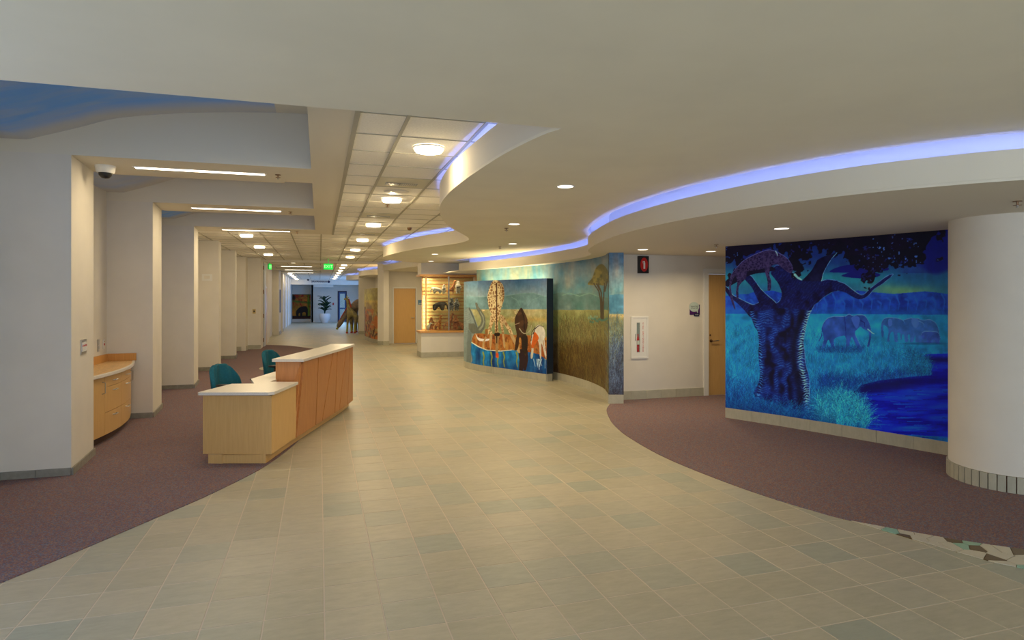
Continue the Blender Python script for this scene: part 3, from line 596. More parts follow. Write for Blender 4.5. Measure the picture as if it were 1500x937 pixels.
# --- savannah mural: hills, lone tree, tall grass
def paint_savannah():
    c = Canvas(676, 366, 920, 600, 3.4); A = K(800, 365, 4.074); X, Y = c.X, c.Y; n1 = c.n(7, 81, 4, 2, 1); n2 = c.n(30, 82); n4 = c.n(10, 84, 3, 3, .5)
    t = np.clip((Y-372)/60, 0, 1)[..., None]; c.a = np.array([.30, .40, .46])*(1-t)+np.array([.40, .50, .46])*t+(n1-.5)[..., None]*np.array([.26, .10, .02])+(n4-.5)[..., None]*np.array([.14, .03, -.05])
    left = np.clip((812-X)/20, 0, 1); c.mix(left*.55, np.array([.52, .60, .48])+(n4-.5)[..., None]*np.array([.5, .12, -.2]))
    hp = A((-300,290),(0,275),(100,255),(140,275),(200,262),(260,262),(320,285),(375,290),(375,375),(-300,375)); m = c.poly(hp); hc = np.array([.36, .45, .40])+(n1-.5)[..., None]*np.array([.2, .1, .1])+(n2-.5)[..., None]*.06; c.mix(m, hc)
    c.mix(c.poly(A((375,275),(420,268),(480,270),(480,385),(375,385))), np.array([.28, .44, .47])+(n1-.5)[..., None]*.12)
    c.line(A((95,275),(140,262),(200,280),(260,262),(330,290)), .8, .6, (.45, .56, .46), .5)
    g = (Y > 365+362/4.074).astype(float)*(X < 892)+(Y > 365+388/4.074)*(X >= 892); g = np.clip(g, 0, 1)
    tt = np.clip((Y-455)/110, 0, 1)[..., None]; gc = np.array([.54, .50, .29])*(1-tt)**1.5+np.array([.27, .19, .12])*(1-(1-tt)**1.3)+(n2-.5)[..., None]*.1; c.mix(g, gc)
    c.mix(g*np.exp(-((Y-460)/6)**2)*(X >= 892), (.78, .64, .36)); c.mix(g*np.exp(-((Y-470)/12)**2)*(X < 892)*.5, (.42, .52, .28))
    G1 = [(.44,.41,.19),(.52,.45,.23),(.36,.33,.16),(.28,.19,.11),(.60,.53,.32),(.40,.44,.26)]
    c.blades([(820,478),(892,478),(892,578),(820,555)], 2600, 10, 26, G1, .12, 85, .5); c.blades([(820,520),(892,520),(892,580),(820,560)], 1500, 12, 30, [(.24,.14,.07),(.36,.26,.10),(.42,.36,.14)], .1, 86, .5)
    c.blades([(892,480),(915,480),(915,580),(892,580)], 420, 12, 30, [(.46,.52,.40),(.34,.40,.36),(.55,.5,.3)], .15, 87, .6); c.mix((X > 892)*np.clip((Y-505)/50, 0, 1)*.6, (.16, .12, .18)); c.blades([(892,510),(915,510),(915,582),(892,582)], 220, 14, 30, [(.40,.46,.50),(.2,.2,.25)], .15, 88, .6)
    c.mix((X < 892)*np.clip((Y-530)/35, 0, 1)*np.clip((870-X)/45, 0, 1)*.5, (.14, .07, .04))
    # lone tree
    tr = A((320,90),(345,95),(368,130),(372,185),(360,205),(340,215),(300,212),(255,213),(250,200),(275,170),(295,115)); m = c.fill(tr, (.36, .32, .15)); c.mix(m*np.clip((c.n(40, 89, 3)-.45)*6, 0, 1)*.7, (.52, .45, .20)); c.mix(m*np.clip((c.n(50, 90, 3)-.55)*6, 0, 1)*.6, (.20, .22, .12))
    for p in (((285,205),(315,250),(325,300),(330,420)), ((310,205),(330,260),(335,330),(335,420)), ((350,205),(345,260),(342,330),(340,420)), ((365,190),(350,250)), ((300,205),(322,240))): c.line(A(*p), 1.0, 2.2, (.28, .22, .14), .9)
    for k in range(16): r = random.Random(k); x = 265+k*7; c.mix(c.ell(*A((x, 418+r.uniform(-8, 18)))[0], 2.4, 2, 0, .5)*.7, (.22, .40, .34))
    for k in range(5): r = random.Random(k); c.mix(c.ell(*A((255+k*12, 405+r.uniform(-6, 6)))[0], 2.2, 2.6, 0, .6)*.5, (.40, .56, .50))
    return c
def paint_autumn():                                   # orange mural further down the hall, generic canyon colours
    c = Canvas(0, 0, 60, 100, 3); X, Y = c.X, c.Y; n1 = c.n(5, 91); n2 = c.n(20, 92); n3 = c.n(7, 93, 4, 1, 3)
    c.a = np.array([.60, .48, .26])+(n1-.5)[..., None]*np.array([.3, .3, .0])+(n2-.5)[..., None]*.12
    c.mix((Y > 42)*np.clip((n3-.42)*6, 0, 1), (.66, .36, .15)); c.mix((Y > 38)*np.clip((n1-.58)*7, 0, 1)*.8, (.33, .20, .15)); c.mix((Y > 45)*(X < 16)*np.clip((n3-.3)*4, 0, 1)*.6, (.36, .38, .50)); c.mix((Y < 25)*.3, (.5, .52, .3)); c.mix(np.exp(-((Y-27)/3)**2)*.5, (.75, .62, .28))
    for k in range(14): r = random.Random(k); x = r.uniform(8, 55); y = r.uniform(50, 90); c.line([(x, y), (x+r.uniform(-5, 5), y+6), (x+r.uniform(-6, 6), y+14)], 1.6, .6, (.30, .16, .10), .6)
    return c
def paint_sunset():                                   # far painting: a dark elephant in an orange and green wood
    c = Canvas(0, 0, 60, 74, 3); X, Y = c.X, c.Y; n1 = c.n(4, 95); n2 = c.n(14, 96)
    c.a = np.array([.50, .34, .08])+(n1-.5)[..., None]*np.array([.4, .1, .1]); c.mix(np.clip((n2-.52)*8, 0, 1)*(Y < 40), (.52, .14, .04)); c.mix(np.exp(-((Y-20-X*.1)/3)**2)*.7, (.14, .32, .10)); c.mix(np.exp(-((X-51)/4)**2)*.7, (.18, .42, .08))
    c.fill([(14,66),(13,52),(18,44),(26,38),(34,36),(43,36),(48,42),(49,54),(48,66),(43,66),(42,56),(38,54),(32,56),(31,66),(26,66),(25,56),(21,58),(20,66)], (.05, .03, .05)); c.mix((Y > 65)*1.0, (.10, .03, .02)); c.mix((Y > 70)*.6, (.35, .08, .04)); c.mix(c.ell(5, 10, 8, 10, 0, .6), (.08, .05, .03))
    return c

# ------------------------------------------------------------------ base tiles along walls
def base_run(path, parent, step=.305, h=.15, th=.012, side=-1, m='basetile', gap=.0015, z=0):
    P = resample(path, step)
    for a, b in zip(P, P[1:]):
        d = Vector((b[0]-a[0], b[1]-a[1])).normalized(); n = Vector((-d.y, d.x))*side
        p = [(a[0]+d.x*gap, a[1]+d.y*gap), (b[0]-d.x*gap, b[1]-d.y*gap)]; q = [(x+n.x*th, y+n.y*th) for x, y in p]
        MB().prism([p[0], p[1], q[1], q[0]], z, z+h).build('base_tile', M[m], parent)

# ------------------------------------------------------------------ left side: wall, piers, beams, coffers
wl = MB().box((-3.0, -4, 0), (-2.84, 22.8, 3.75)).build('wall_left', M['wall'], kind='structure')
PY = [6.95+3.05*k for k in range(5)]
for k, y in enumerate(PY):
    poly = [(-2.84, y), (-2.27, y), (-2.34, y+.85), (-2.84, y+.85)]
    p = MB().prism(poly, 0, 3.07).build('pier', M['wall'], wl)
    if k < 3:
        base_run([(-2.84, y), (-2.27, y)], wl, .305, .08, m='basegrey'); base_run([(-2.262, y-.012), (-2.332, y+.85)], wl, .43, .08, m='basegrey')
    else:
        base_run([(-2.84, y), (-2.27, y)], wl, .6, .1, m='basegrey'); base_run([(-2.262, y-.012), (-2.332, y+.85)], wl, .9, .1, m='basegrey')
for a, b in ((2.6, 6.95), (10.85, 13.05), (13.9, 16.1), (16.95, 19.15), (20.0, 22.6)): base_run([(-2.84, a), (-2.84, b)], wl, .61, .08, m='basegrey')
ceil = MB()
for y in (6.95, 10.0, 13.05): ceil.box((-2.84, y, 3.07), (-.084, y+.85, 3.72))
ceil.box((-.084, 3.6, 3.07), (.26, 13.9, 3.72))
beams = ceil.build('ceiling', M['soffit'], kind='structure'); beams['label'] = 'coffered beams over the desk'
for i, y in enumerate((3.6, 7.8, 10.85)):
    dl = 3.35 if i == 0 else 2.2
    vm = vault_mat('painted_cove_glow', y+dl-(.5 if i == 0 else .45), y+dl, (1.0, .45, .95)[i])  # painted-in blue glow of the cove, weaker in the middle coffer
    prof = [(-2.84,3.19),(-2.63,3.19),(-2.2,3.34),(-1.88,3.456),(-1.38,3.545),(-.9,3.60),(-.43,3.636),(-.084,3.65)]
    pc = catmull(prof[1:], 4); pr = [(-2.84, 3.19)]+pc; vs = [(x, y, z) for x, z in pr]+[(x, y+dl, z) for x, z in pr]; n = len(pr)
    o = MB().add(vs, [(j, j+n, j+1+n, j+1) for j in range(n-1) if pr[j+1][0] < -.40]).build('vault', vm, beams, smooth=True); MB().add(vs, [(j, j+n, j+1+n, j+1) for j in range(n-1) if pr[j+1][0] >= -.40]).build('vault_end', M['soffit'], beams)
    t = empty('cove_light', (-1.3, y+.18, 3.14), 0, label=['hidden blue cove light tube in the nearest coffer', 'hidden blue cove light tube in the middle coffer', 'hidden blue cove light tube in the farthest coffer'][i], cat='light', group='blue cove tubes in the coffers')
    MB().tube([(-1.0, 0, 0), (.85, 0, 0)], .016).build('tube', M['cloudblue'], t); MB().box((-1.05, -.18, -.05), (.9, .03, -.02)).build('tray', M['soffit'], t)
    area((-1.6, y+.2, 3.16), (PI+math.radians(-18), 0, 0), 2.0, .1, (4.0, 1.2, 1.8)[i], (.48, .60, 1.0), math.radians(140))
# perpendicular end wall of the alcove and its jamb
we = MB().prism([(-2.84,21.95),(-2.3,21.95),(-2.3,22.6),(-1.9,22.6),(-1.9,23.6),(-2.84,23.6)], 0, 3.07).build('wall_alcove', M['wall'], kind='structure')
base_run([(-2.84,21.95),(-2.29,21.95),(-2.29,22.6),(-1.89,22.6)], we, .4)

# ------------------------------------------------------------------ ceilings
NEAR_Y = 3.58
cloud_poly = [(-2.84, -4), (-2.84, NEAR_Y)]+S_CURVE+[(4.4, 18.05), (4.4, 16.6), (3.50, 16.5)]+R_CURVE[::-1]+[(9, .4), (9, -4)]
MB().prism(cloud_poly, 2.74, 2.76).build('ceiling', M['ceil'], kind='structure')['label'] = 'smooth low ceiling with a wavy edge'
MB().box((-2.84, NEAR_Y-.03, 2.761), (1.42, NEAR_Y-.002, 3.07)).build('ceiling_riser', M['ceil'], kind='structure')
fs_ = ribbon(S_CURVE, 2.7605, 2.995, -.03).build('trim_cloud_fascia', M['soffit'], kind='structure', smooth=True)
# low soffit on the right
soff = R_CURVE+[(3.45,17.0),(3.45,18.05),(9,18.05),(9,.4)]
MB().prism(soff, 2.44, 2.46).build('ceiling', M['soffit'], kind='structure')['label'] = 'lower ceiling over the murals'
ribbon(R_CURVE, 2.4605, 2.64, -.03).build('trim_soffit_fascia', M['soffit'], kind='structure', smooth=True)
RB = offset(R_CURVE, -.32)
ribbon(RB, 2.46, 2.98, -.02).build('trim_cove_back', M['white'], kind='structure', smooth=True)
MB().prism(R_CURVE+RB[::-1], 2.96, 2.98).build('trim_cove_top', M['white'], kind='structure')
ribbon(R_CURVE, 2.7605, 2.955, .02).build('trim_cove_lip', M['white'], kind='structure', smooth=True)
def neon(path, z, name, label, m='neon'):
    o = MB().tube([(x, y, z) for x, y in path], .011, 6).build(name, M[m], smooth=True); tag(o, label, 'light')
neon(resample(offset([p for p in R_CURVE if p[0] < 6.3], -.13), .2), 2.53, 'neon_tube', 'long blue neon tube in the cove above the right murals')
neon(resample(offset([p for p in S_CURVE], -.14), .2), 2.86, 'neon_tube', 'blue neon tube behind the wavy left ceiling edge')
# lay-in grid
C1 = .646; gx = [C1+.61*k for k in range(-6, 6)]; gy = [4.74+.61*k for k in range(0, 31)]
SX = sorted([(y, x) for x, y in S_CURVE])
def s_at(y):
    b = min(SX, key=lambda q: abs(q[0]-y)); return b[1]
grid = MB().box((.26, 3.6, 3.105), (4.4, 13.9, 3.13)).box((-2.84, 13.9, 3.105), (4.4, 23.5, 3.13)).build('ceiling', M['black'], kind='structure'); grid['label'] = 'lay-in panel ceiling'
special = {}
LAMP_Y = [5.655+3.05*k for k in range(6)]
tiles = []
for xi, x0 in enumerate([.26]+gx):
    for j in range(-2, 31):
        y0 = 4.74+.61*j; x1 = C1 if xi == 0 else x0+.61; y1 = y0+.61
        if xi == 0 and y0 > 13.6: continue
        if xi > 0 and x0 < C1-.01 and y0 < 13.5: continue
        if xi > 0 and x1 < -2.9: continue
        if y0 < 3.5: y0 = 3.6 if y1 > 3.7 else y0
        if y1 < 3.65: continue
        xa = max(x0, -2.6 if False else -2.84); ya = max(y0, 13.9) if (xi > 0 and x0 < C1-.01) else y0; yb = min(y1, 23.45)
        if yb-ya < .1: continue
        if x0 > s_at((ya+yb)/2)+.7 and y0 < 17.5: continue
        if x0 > 3.3: continue
        tiles.append((xa, ya, x1, yb))
tiles.sort(key=lambda t: t[1])
vent_y = [7.18+3.05*k for k in range(5)]
spare = MB(); cnt = 0; cache = {}
for (xa, ya, xb, yb) in tiles:
    if abs(xa-C1) < .01 and any(abs(ya-v) < .05 for v in vent_y): continue
    if cnt < 300 and not (xb-xa < .2):
        key = (round(xb-xa, 2), round(yb-ya, 2))
        if key not in cache:
            mb = MB(); mb.box((-(xb-xa)/2+.006, -(yb-ya)/2+.006, 0), ((xb-xa)/2-.006, (yb-ya)/2-.006, .02)); me = mb.mesh('ceiling_panel'); me.materials.append(M['panel']); cache[key] = me
        o = bpy.data.objects.new('ceiling_panel', cache[key]); COL.objects.link(o); o.parent = grid; o.location = ((xa+xb)/2, (ya+yb)/2, 3.076); cnt += 1
    else: spare.box((xa+.006, ya+.006, 3.076), (xb-.006, yb-.006, 3.096))
if spare.v: spare.build('ceiling_panel_field', M['panel'], grid, kind='stuff')
for x in gx:
    if x > 3.4 or x < -2.84: continue
    y0 = 3.6 if x > C1-.01 else 13.9; MB().box((x-.014, y0, 3.068), (x+.014, 23.45, 3.09)).build('main_bar', M['tbar'], grid)
MB().box((.25, 3.6, 3.066), (.29, 13.9, 3.1)).build('edge_trim', M['tbar'], grid)
cb = MB()
for j in range(-1, 31):
    y = 4.74+.61*j; cb.box((.27 if y < 13.9 else -2.84, y-.006, 3.070), (3.3, y+.006, 3.09))
cb.build('cross_bar_field', M['tbar'], grid, kind='stuff')
# header across the hall and far ceiling
MB().box((-1.9, 23.45, 2.99), (4.4, 23.75, 3.2)).build('trim_header', M['wall'], kind='structure')
fc = MB().box((-2.3, 23.75, 3.075), (4.4, 46.2, 3.1)).build('ceiling', M['panel'], kind='structure'); fc['label'] = 'far hall panel ceiling'
fb = MB()
for x in [C1+.61*k for k in range(-4, 4)]: fb.box((x-.012, 24, 3.066), (x+.012, 46.2, 3.076))
for j in range(36): fb.box((-2.1, 24.2+.61*j-.006, 3.068), (3, 24.2+.61*j+.006, 3.076))
fb.build('grid_bar_field', M['tbar'], fc, kind='stuff')
for y in (27.1, 30.2, 33.4): MB().box((-2.1, y-.4, 3.03), (.1, y+.4, 3.07)).build('beam', M['soffit'], fc)

# ------------------------------------------------------------------ right walls
GR = catmull([(4.465,9.17),(4.57,9.45),(4.712,9.89),(4.828,10.7),(4.83,11.6),(4.74,12.4),(4.5,13.5),(4.2,14.6),(3.87,15.6)], 8)
wg = MB().prism(GR+offset(GR, -.24)[::-1][0:-1]+[(4.69,9.10)], 0, 2.44).build('wall_right', M['wall'], kind='structure')
GRf = offset(GR, .006)
sav = paint_savannah()
base_run([p for p in offset(GR, .0)][:58], wg, .305, side=1)
base_run([(4.458,9.165),(4.69,9.094)], wg, .24, side=-1)
m1 = mural_mesh('savannah_mural', [p for p in GRf if p[1] < 17.9], .15, 2.44, sav, 420, 230, (1.4, 1.6, 2.1), None)
tag(m1, 'painted savannah mural of tall grass with a lone tree on the curved right wall', 'mural')
m2 = mural_mesh('mural_end_panel', [(4.462,9.160),(4.689,9.086)], .15, 2.44, sav, 30, 200, (1.4, 1.6, 2.1), m1)
wf = MB().prism([(4.69,9.42),(6.47,9.42),(6.47,9.6),(4.69,9.6)], 0, 2.44).prism([(7.44,9.42),(9,9.42),(9,9.6),(7.44,9.6)], 0, 2.44).box((6.47, 9.42, 2.16), (7.44, 9.6, 2.44)).build('wall_front', M['wall'], kind='structure')
base_run([(4.70,9.42),(6.43,9.42)], wf)
MB().box((9, -4, 0), (9.15, 9.6, 3.0)).build('wall_east', M['wall'], kind='structure')
# back wall with entrance glazing
bw = MB().box((-3, -4.15, 0), (-2.6, -4, 2.8)).box((1.9, -4.15, 0), (3.0, -4, 2.8)).box((7.0, -4.15, 0), (9.15, -4, 2.8)).box((-2.6, -4.15, 2.6), (1.9, -4, 2.8)).box((3, -4.15, 2.6), (7, -4, 2.8)).build('wall_back', M['wall'], kind='structure')
for n_, (a, b) in enumerate(((-2.6, 1.9), (3.0, 7.0))):
    wn = MB(); 
    for i in range(5): x = a+(b-a)*i/4; wn.box((x-.03, -4.1, 0), (x+.03, -4.04, 2.6))
    wn.box((a, -4.1, 0), (b, -4.04, .12)).box((a, -4.1, 2.5), (b, -4.04, 2.6))
    wo = wn.build(f'window_{n_+1}', M['frame'], kind='structure'); MB().box((a, -4.08, .1), (b, -4.07, 2.5)).build('pane', M['glass'], wo)
# door in the right wall
d = MB().box((6.40, 9.39, 0), (6.49, 9.46, 2.13)).box((7.42, 9.39, 0), (7.51, 9.46, 2.13)).box((6.40, 9.39, 2.13), (7.51, 9.46, 2.22)).build('door_1', M['white'], kind='structure')
lf = MB().box((6.495, 9.43, .01), (7.415, 9.475, 2.125)).build('door_leaf', M['maple'], d)
hd = MB().lathe([(.026,0),(.026,.012),(.01,.012),(.01,.05)], (0,0,0), 16); o = hd.build('door_handle', M['bronze'], lf, smooth=True); o.location = (6.56, 9.43, .96); o.rotation_euler = (PI/2, 0, 0)
MB().tube([(0,0,.045),(.06,0,.048),(.13,.008,.046)], .009).build('lever', M['metal'], lf).matrix_local = o.matrix_local.copy() if False else Matrix.Translation((6.56, 9.43, .96)) @ Matrix.Rotation(PI/2, 4, 'X')
MB().lathe([(.016,0),(.016,.01)], (0,0,0), 12).build('lock', M['bronze'], lf).matrix_local = Matrix.Translation((6.545, 9.43, 1.06)) @ Matrix.Rotation(PI/2, 4, 'X')

# night mural wall
TW = catmull([(5.522,7.587),(5.70,7.19),(5.875,6.791),(6.17,5.985),(6.356,5.42),(6.495,5.0),(6.6,4.6)], 8)
tw = MB().prism(TW+offset(TW, .16)[::-1], 0, 2.44).build('wall_mural', M['wall'], kind='structure')
base_run(TW, tw, .38, .15, .012, -1)
nm = mural_mesh('night_mural', offset(TW, -.006), .15, 2.44, paint_night(), 620, 480, (1.6, 2.3, 2.8))
tag(nm, 'big blue night mural of a spreading tree with leopard and elephants by water', 'mural')
# round column
CC = (6.135, 4.175); CR = .475
colm = MB().lathe([(CR-.012, 0), (CR-.012, .15), (CR, .15), (CR, 2.44)], (*CC, 0), 96).build('column', M['wall'], kind='structure', smooth=True); colm.data.materials.append(M['terracotta'])
for p in colm.data.polygons:
    if max(colm.data.vertices[i].co.z for i in p.vertices) < .16: p.material_index = 1
nb = 46
for k in range(nb):
    a0 = 2*PI*(k+.065)/nb; a1 = 2*PI*(k+.935)/nb; r0, r1 = CR-.011, CR+.016
    pts = [(CC[0]+r*math.cos(a), CC[1]+r*math.sin(a)) for r, a in ((r0,a0),(r0,a1),(r1,a1),(r1,(a0+a1)/2),(r1,a0))]
    MB().prism(pts, 0, .148).build('base_tile', M['basetile'], colm)

# free-standing waterhole mural wall
FW = catmull([(3.62,15.62),(3.47,15.33),(3.47,14.76),(3.62,14.1),(3.76,13.74),(4.13,12.83),(4.46,12.03)], 8)
back = offset(FW, .14)
fw = MB().prism(FW+back[::-1], 0, 2.12).build('wall_freestanding', M['wall'], kind='structure')
base_run(FW, fw, .305, .15, .01, -1)
wm = mural_mesh('waterhole_mural', offset(FW, -.006), .15, 2.12, paint_waterhole(), 420, 300, (1.35, 1.55, 1.9)); tag(wm, 'curved free-standing mural of animals drinking at a blue waterhole', 'mural')
ep = MB().prism([(4.462,12.022),(4.625,12.095),(4.622,12.105),(4.459,12.030)], .15, 2.12).build('mural_end_panel', mat('mural_dark_blue', (.015,.03,.06), .6), wm)
base_run([(4.465,12.02),(4.60,12.085)], fw, .16, .15, .006)
# warm uplight behind the free-standing wall
area((4.15, 13.85, 1.95), (PI, 0, math.radians(17)), .10, 2.7, 22, WARM, math.radians(170))

# ------------------------------------------------------------------ ceiling lamps
ORD = ['nearest', 'second nearest', 'third', 'fourth', 'fifth', 'sixth', 'seventh', 'farthest']
def drum(x, y, label, grp, zc_=3.07, p=11, r=.132):
    t = empty('round_ceiling_light', (x, y, zc_), 0, label=label, cat='light', group=grp)
    MB().lathe([(r*.5,0),(r,0),(r,-.022),(r*.9,-.042)], (0,0,0), 32).build('diffuser', M['lamp'], t, smooth=True)
    MB().lathe([(r+.012,0),(r+.012,-.012),(r,-.012)], (0,0,0), 32).build('rim', M['white'], t)
    area((x, y, zc_-.046), (0, 0, 0), r*1.8, r*1.8, p*.6, WARM, PI, 'DISK')
    l = bpy.data.lights.new('lamp_light', 'POINT'); l.energy = p*.8; l.color = WARM; l.shadow_soft_size = .014; o = bpy.data.objects.new('lamp_light', l); COL.objects.link(o); o.location = (x, y, zc_-.068)
for k, y in enumerate(LAMP_Y):
    drum((C1*2+.61)/2, y, f'round glowing drum light in the main right row before the header, {ORD[k]}', 'round lights in the right row', p=8 if k == 0 else 14)
for k, y in enumerate((14.5, 17.55, 20.5)):
    drum(-1.5, y, f'round drum light over the alcove behind the desk, {["nearest","middle","farthest"][k]}', 'round lights over the alcove', p=10)
for k, y in enumerate((26.0, 28.2, 30.8, 33.6, 36.6, 40.0, 43.4)):
    drum(.95, y, f'small far round light in the right row beyond the exit sign, {ORD[k]}', 'far round lights right', p=7, r=.11)
for k, (x, y) in enumerate(((-.93, 24.4), (-1.5, 35.2), (-1.5, 37.6), (-1.5, 40.2), (-1.5, 43.2), (-1.5, 45.4))):
    drum(x, y, ['round drum light just beyond the header, left of the exit sign']+[0] and (['round drum light just beyond the header, left of the exit sign']+[f'far round light near the left wall, {q} of five' for q in ('nearest', 'second', 'third', 'fourth', 'farthest')])[k], 'far round lights left', p=5, r=.11)
def linear(x0, x1, y, z, label, grp, p):
    t = empty('linear_ceiling_light', ((x0+x1)/2, y, z), 0, label=label, cat='light', group=grp); h = (x1-x0)/2
    MB().box((-h, -.04, -.006), (h, .04, .004)).build('lens', M['lamplin'], t)
    MB().box((-h-.02, -.055, -.003), (-h, .055, .005)).box((h, -.055, -.003), (h+.02, .055, .005)).box((-h, -.055, -.003), (h, -.04, .005)).box((-h, .04, -.003), (h, .055, .005)).build('housing', M['white'], t)
    area(((x0+x1)/2, y, z-.01), (0, 0, 0), x1-x0, .08, p, WARM)
for k, y in enumerate((7.4, 10.43, 13.5)):
    linear(-1.84, -.58, y, 3.068, f'thin bright linear light in the {["first","second","third"][k]} beam over the desk', 'linear lights in the beams', 19)
for k, y in enumerate((27.1, 30.2, 33.4)):
    linear(-1.5, -.3, y, 3.03, f'far linear light beyond the header, {["nearest","middle","farthest"][k]}', 'far linear lights', 8)
def down(x, y, z, label, grp, p=14):
    t = empty('downlight', (x, y, z), 0, label=label, cat='light', group=grp)
    MB().lathe([(.074,.012),(.074,-.002),(.088,-.004),(.090,.002)], (0,0,0), 28).build('trim_ring', M['white'], t)
    MB().lathe([(.001,.001),(.074,.001),(.074,-.001),(.001,-.001)], (0,0,0), 28).build('lens', M['lampflat'], t)
    area((x, y, z-.012), (0, 0, 0), .14, .14, p, WARM, math.radians(150), 'DISK')
for k, (x, y, lb) in enumerate(((2.19,5.41,'recessed downlight in the wavy ceiling, nearest and largest'),(2.6,8.33,'recessed downlight in the middle of the wavy ceiling'),(3.50,11.3,'recessed downlight above the wavy ceiling edge by the murals'),(2.57,14.43,'recessed downlight in front of the display case, nearer one'),(2.94,17.1,'recessed downlight in front of the display case, close to it'))):
    down(x, y, 2.739, lb, 'downlights in the wavy ceiling', 22)
for k, (x, y, lb) in enumerate(((4.69,5.49,'recessed downlight in the lower ceiling before the night mural'),(4.67,8.43,'recessed downlight above the red extinguisher sign'),(5.87,8.44,'recessed downlight before the right door'))):
    down(x, y, 2.439, lb, 'downlights in the lower ceiling', (4, 11, 11)[k])
# vents, speaker, sprinklers, camera
for k, v in enumerate(vent_y):
    y = v+.305; t = empty('air_vent', (C1+.305, y, 3.074), 0, label=f'flat rectangular air vent panel in the right row of lights, {ORD[k]}', cat='vent', group='air vents in the panel ceiling')
    MB().box((-.295, -.295, 0), (.295, .295, .02)).build('plate', M['ventplate'], t)
    MB().box((-.2, .02, -.004), (.18, .16, .0)).build('slot', mat('slot_grey', (.30,.32,.32), .6), t)
    fins = MB()
    for q in range(7): x = -.185+q*.025; fins.box((x, .03, -.007), (x+.010, .15, -.004))
    fins.build('louvre', M['dark'], t); f2 = MB()
    for q in range(7): x = .01+q*.024; f2.box((x, .03, -.006), (x+.006, .15, -.004))
    f2.build('louvre', M['metal'], t)
sp = MB().lathe([(.001,0),(.16,0),(.165,-.006),(.15,-.012),(.001,-.014)], (.951, 8.12, 3.074), 28).build('ceiling_speaker', M['white'], smooth=True); tag(sp, 'round pale speaker grille in the panel ceiling next to the first vent', 'speaker')
def sprinkler(x, y, z, label):
    t = empty('sprinkler', (x, y, z), 0, label=label, cat='sprinkler', group='ceiling sprinklers')
    MB().lathe([(.03,0),(.03,-.006),(.008,-.008),(.006,-.03)], (0,0,0), 12).build('body', M['bronze'], t); MB().lathe([(.001,-.03),(.028,-.031),(.028,-.034),(.001,-.034)], (0,0,0), 12).build('deflector', M['bronze'], t)
    MB().lathe([(.007,-.03),(.009,-.05),(.001,-.052)], (0,0,0), 8).build('bulb', M['metal'], t)
for x, y, z, lb in ((-.44,7.38,3.07,'sprinkler head in the first beam beside its linear light'),(-.44,10.45,3.07,'sprinkler head in the second beam beside its linear light'),(-.44,13.5,3.07,'sprinkler head in the third beam beside its linear light'),
    (2.64,8.84,2.74,'sprinkler head beside the middle downlight of the wavy ceiling'),(3.45,12.0,2.74,'sprinkler head by the blue cove over the waterhole mural'),(5.10,3.42,2.44,'sprinkler head in the lower ceiling in front of the round column'),(5.20,7.35,2.44,'sprinkler head at the left edge of the night mural'),(.95,9.25,3.07,'sprinkler head behind the second round light')): sprinkler(x, y, z, lb)
md = MB().lathe([(.045,0),(.045,-.02),(.03,-.05),(.001,-.055)], (1.66, 12.1, 3.07), 14).build('motion_sensor', M['bronze']); tag(md, 'small brown motion sensor on the panel ceiling', 'sensor')
t = empty('security_camera', (-2.12, 7.42, 3.07), 0, label='white dome security camera under the first beam', cat='camera')
MB().lathe([(.001,0),(.095,0),(.095,-.005),(.085,-.06),(.075,-.075),(.001,-.075)], (0,0,0), 28).build('housing', M['white'], t, smooth=True)
MB().lathe([(.062,-.075),(.058,-.10),(.035,-.125),(.001,-.132)], (0,0,0), 24).build('dome', M['dark'], t, smooth=True)

# ------------------------------------------------------------------ reception desk
DF = catmull([(-.47,6.84),(-.20,7.79),(.06,8.62),(.34,9.52),(.50,10.14)], 12)
def dpt(t):
    L = [0]
    for a, b in zip(DF, DF[1:]): L.append(L[-1]+math.dist(a, b))
    d_ = t*L[-1]; i = 0
    while i < len(L)-2 and L[i+1] < d_: i += 1
    q = (d_-L[i])/(L[i+1]-L[i]); return (DF[i][0]+(DF[i+1][0]-DF[i][0])*q, DF[i][1]+(DF[i+1][1]-DF[i][1])*q)
def dsub(t0, t1, n=14): return [dpt(t0+(t1-t0)*k/n) for k in range(n+1)]
desk = empty('reception_desk', (-.3, 8.3, 0), 0, label='curved maple and cherry reception desk with stone tops and slanted joints', cat='desk')
def dchild(mb, name, m, **k):
    o = mb.build(name, m, desk, **k); o.location = (.3, -8.3, 0); return o
TU = .228
dchild(MB().prism(offset(dsub(0,1), .06)+offset(dsub(0,1), .50)[::-1]+[(-1.09,7.03)], .008, .1), 'plinth', M['maple'])
lowp = dsub(0, TU)+[(-.72,7.62),(-.95,7.60),(-1.145,7.065)]
dchild(MB().prism(lowp, .1, .70), 'low_cabinet', M['maple'])
dchild(MB().prism(offset(dsub(0, TU), .004)[0:]+[(-.72,7.61),(-.945,7.59),(-1.135,7.07)], .70, .712), 'shadow_gap', M['plinthdark'])
dchild(MB().prism(offset(dsub(-.03 if False else 0, TU-.005), -.03)+offset(dsub(TU, 1), .30)+offset(dsub(.3, 1), .62)[::-1]+[(-.70,7.56),(-.94,7.62),(-1.185,7.02),(-1.17,7.0),(-.50,6.80)], .712, .742), 'low_counter', M['stone'])
ub = offset(dsub(.213, 1), .012)+offset(dsub(.288, 1), .31)[::-1]; ut = offset(dsub(.288, 1), .012)+offset(dsub(.288, 1), .31)[::-1]; um = MB(); um.prism(ub, .1, .95)
um.v = [tuple(v) for v in um.v]; nn = len(ub); fl_ = sum(ub[i][0]*ub[(i+1) % nn][1]-ub[(i+1) % nn][0]*ub[i][1] for i in range(nn)) < 0; utt = ut[::-1] if fl_ else ut
um.v[nn:] = [(x, y, .95) for x, y in utt]
dchild(um, 'upper_cabinet', M['cherry'])
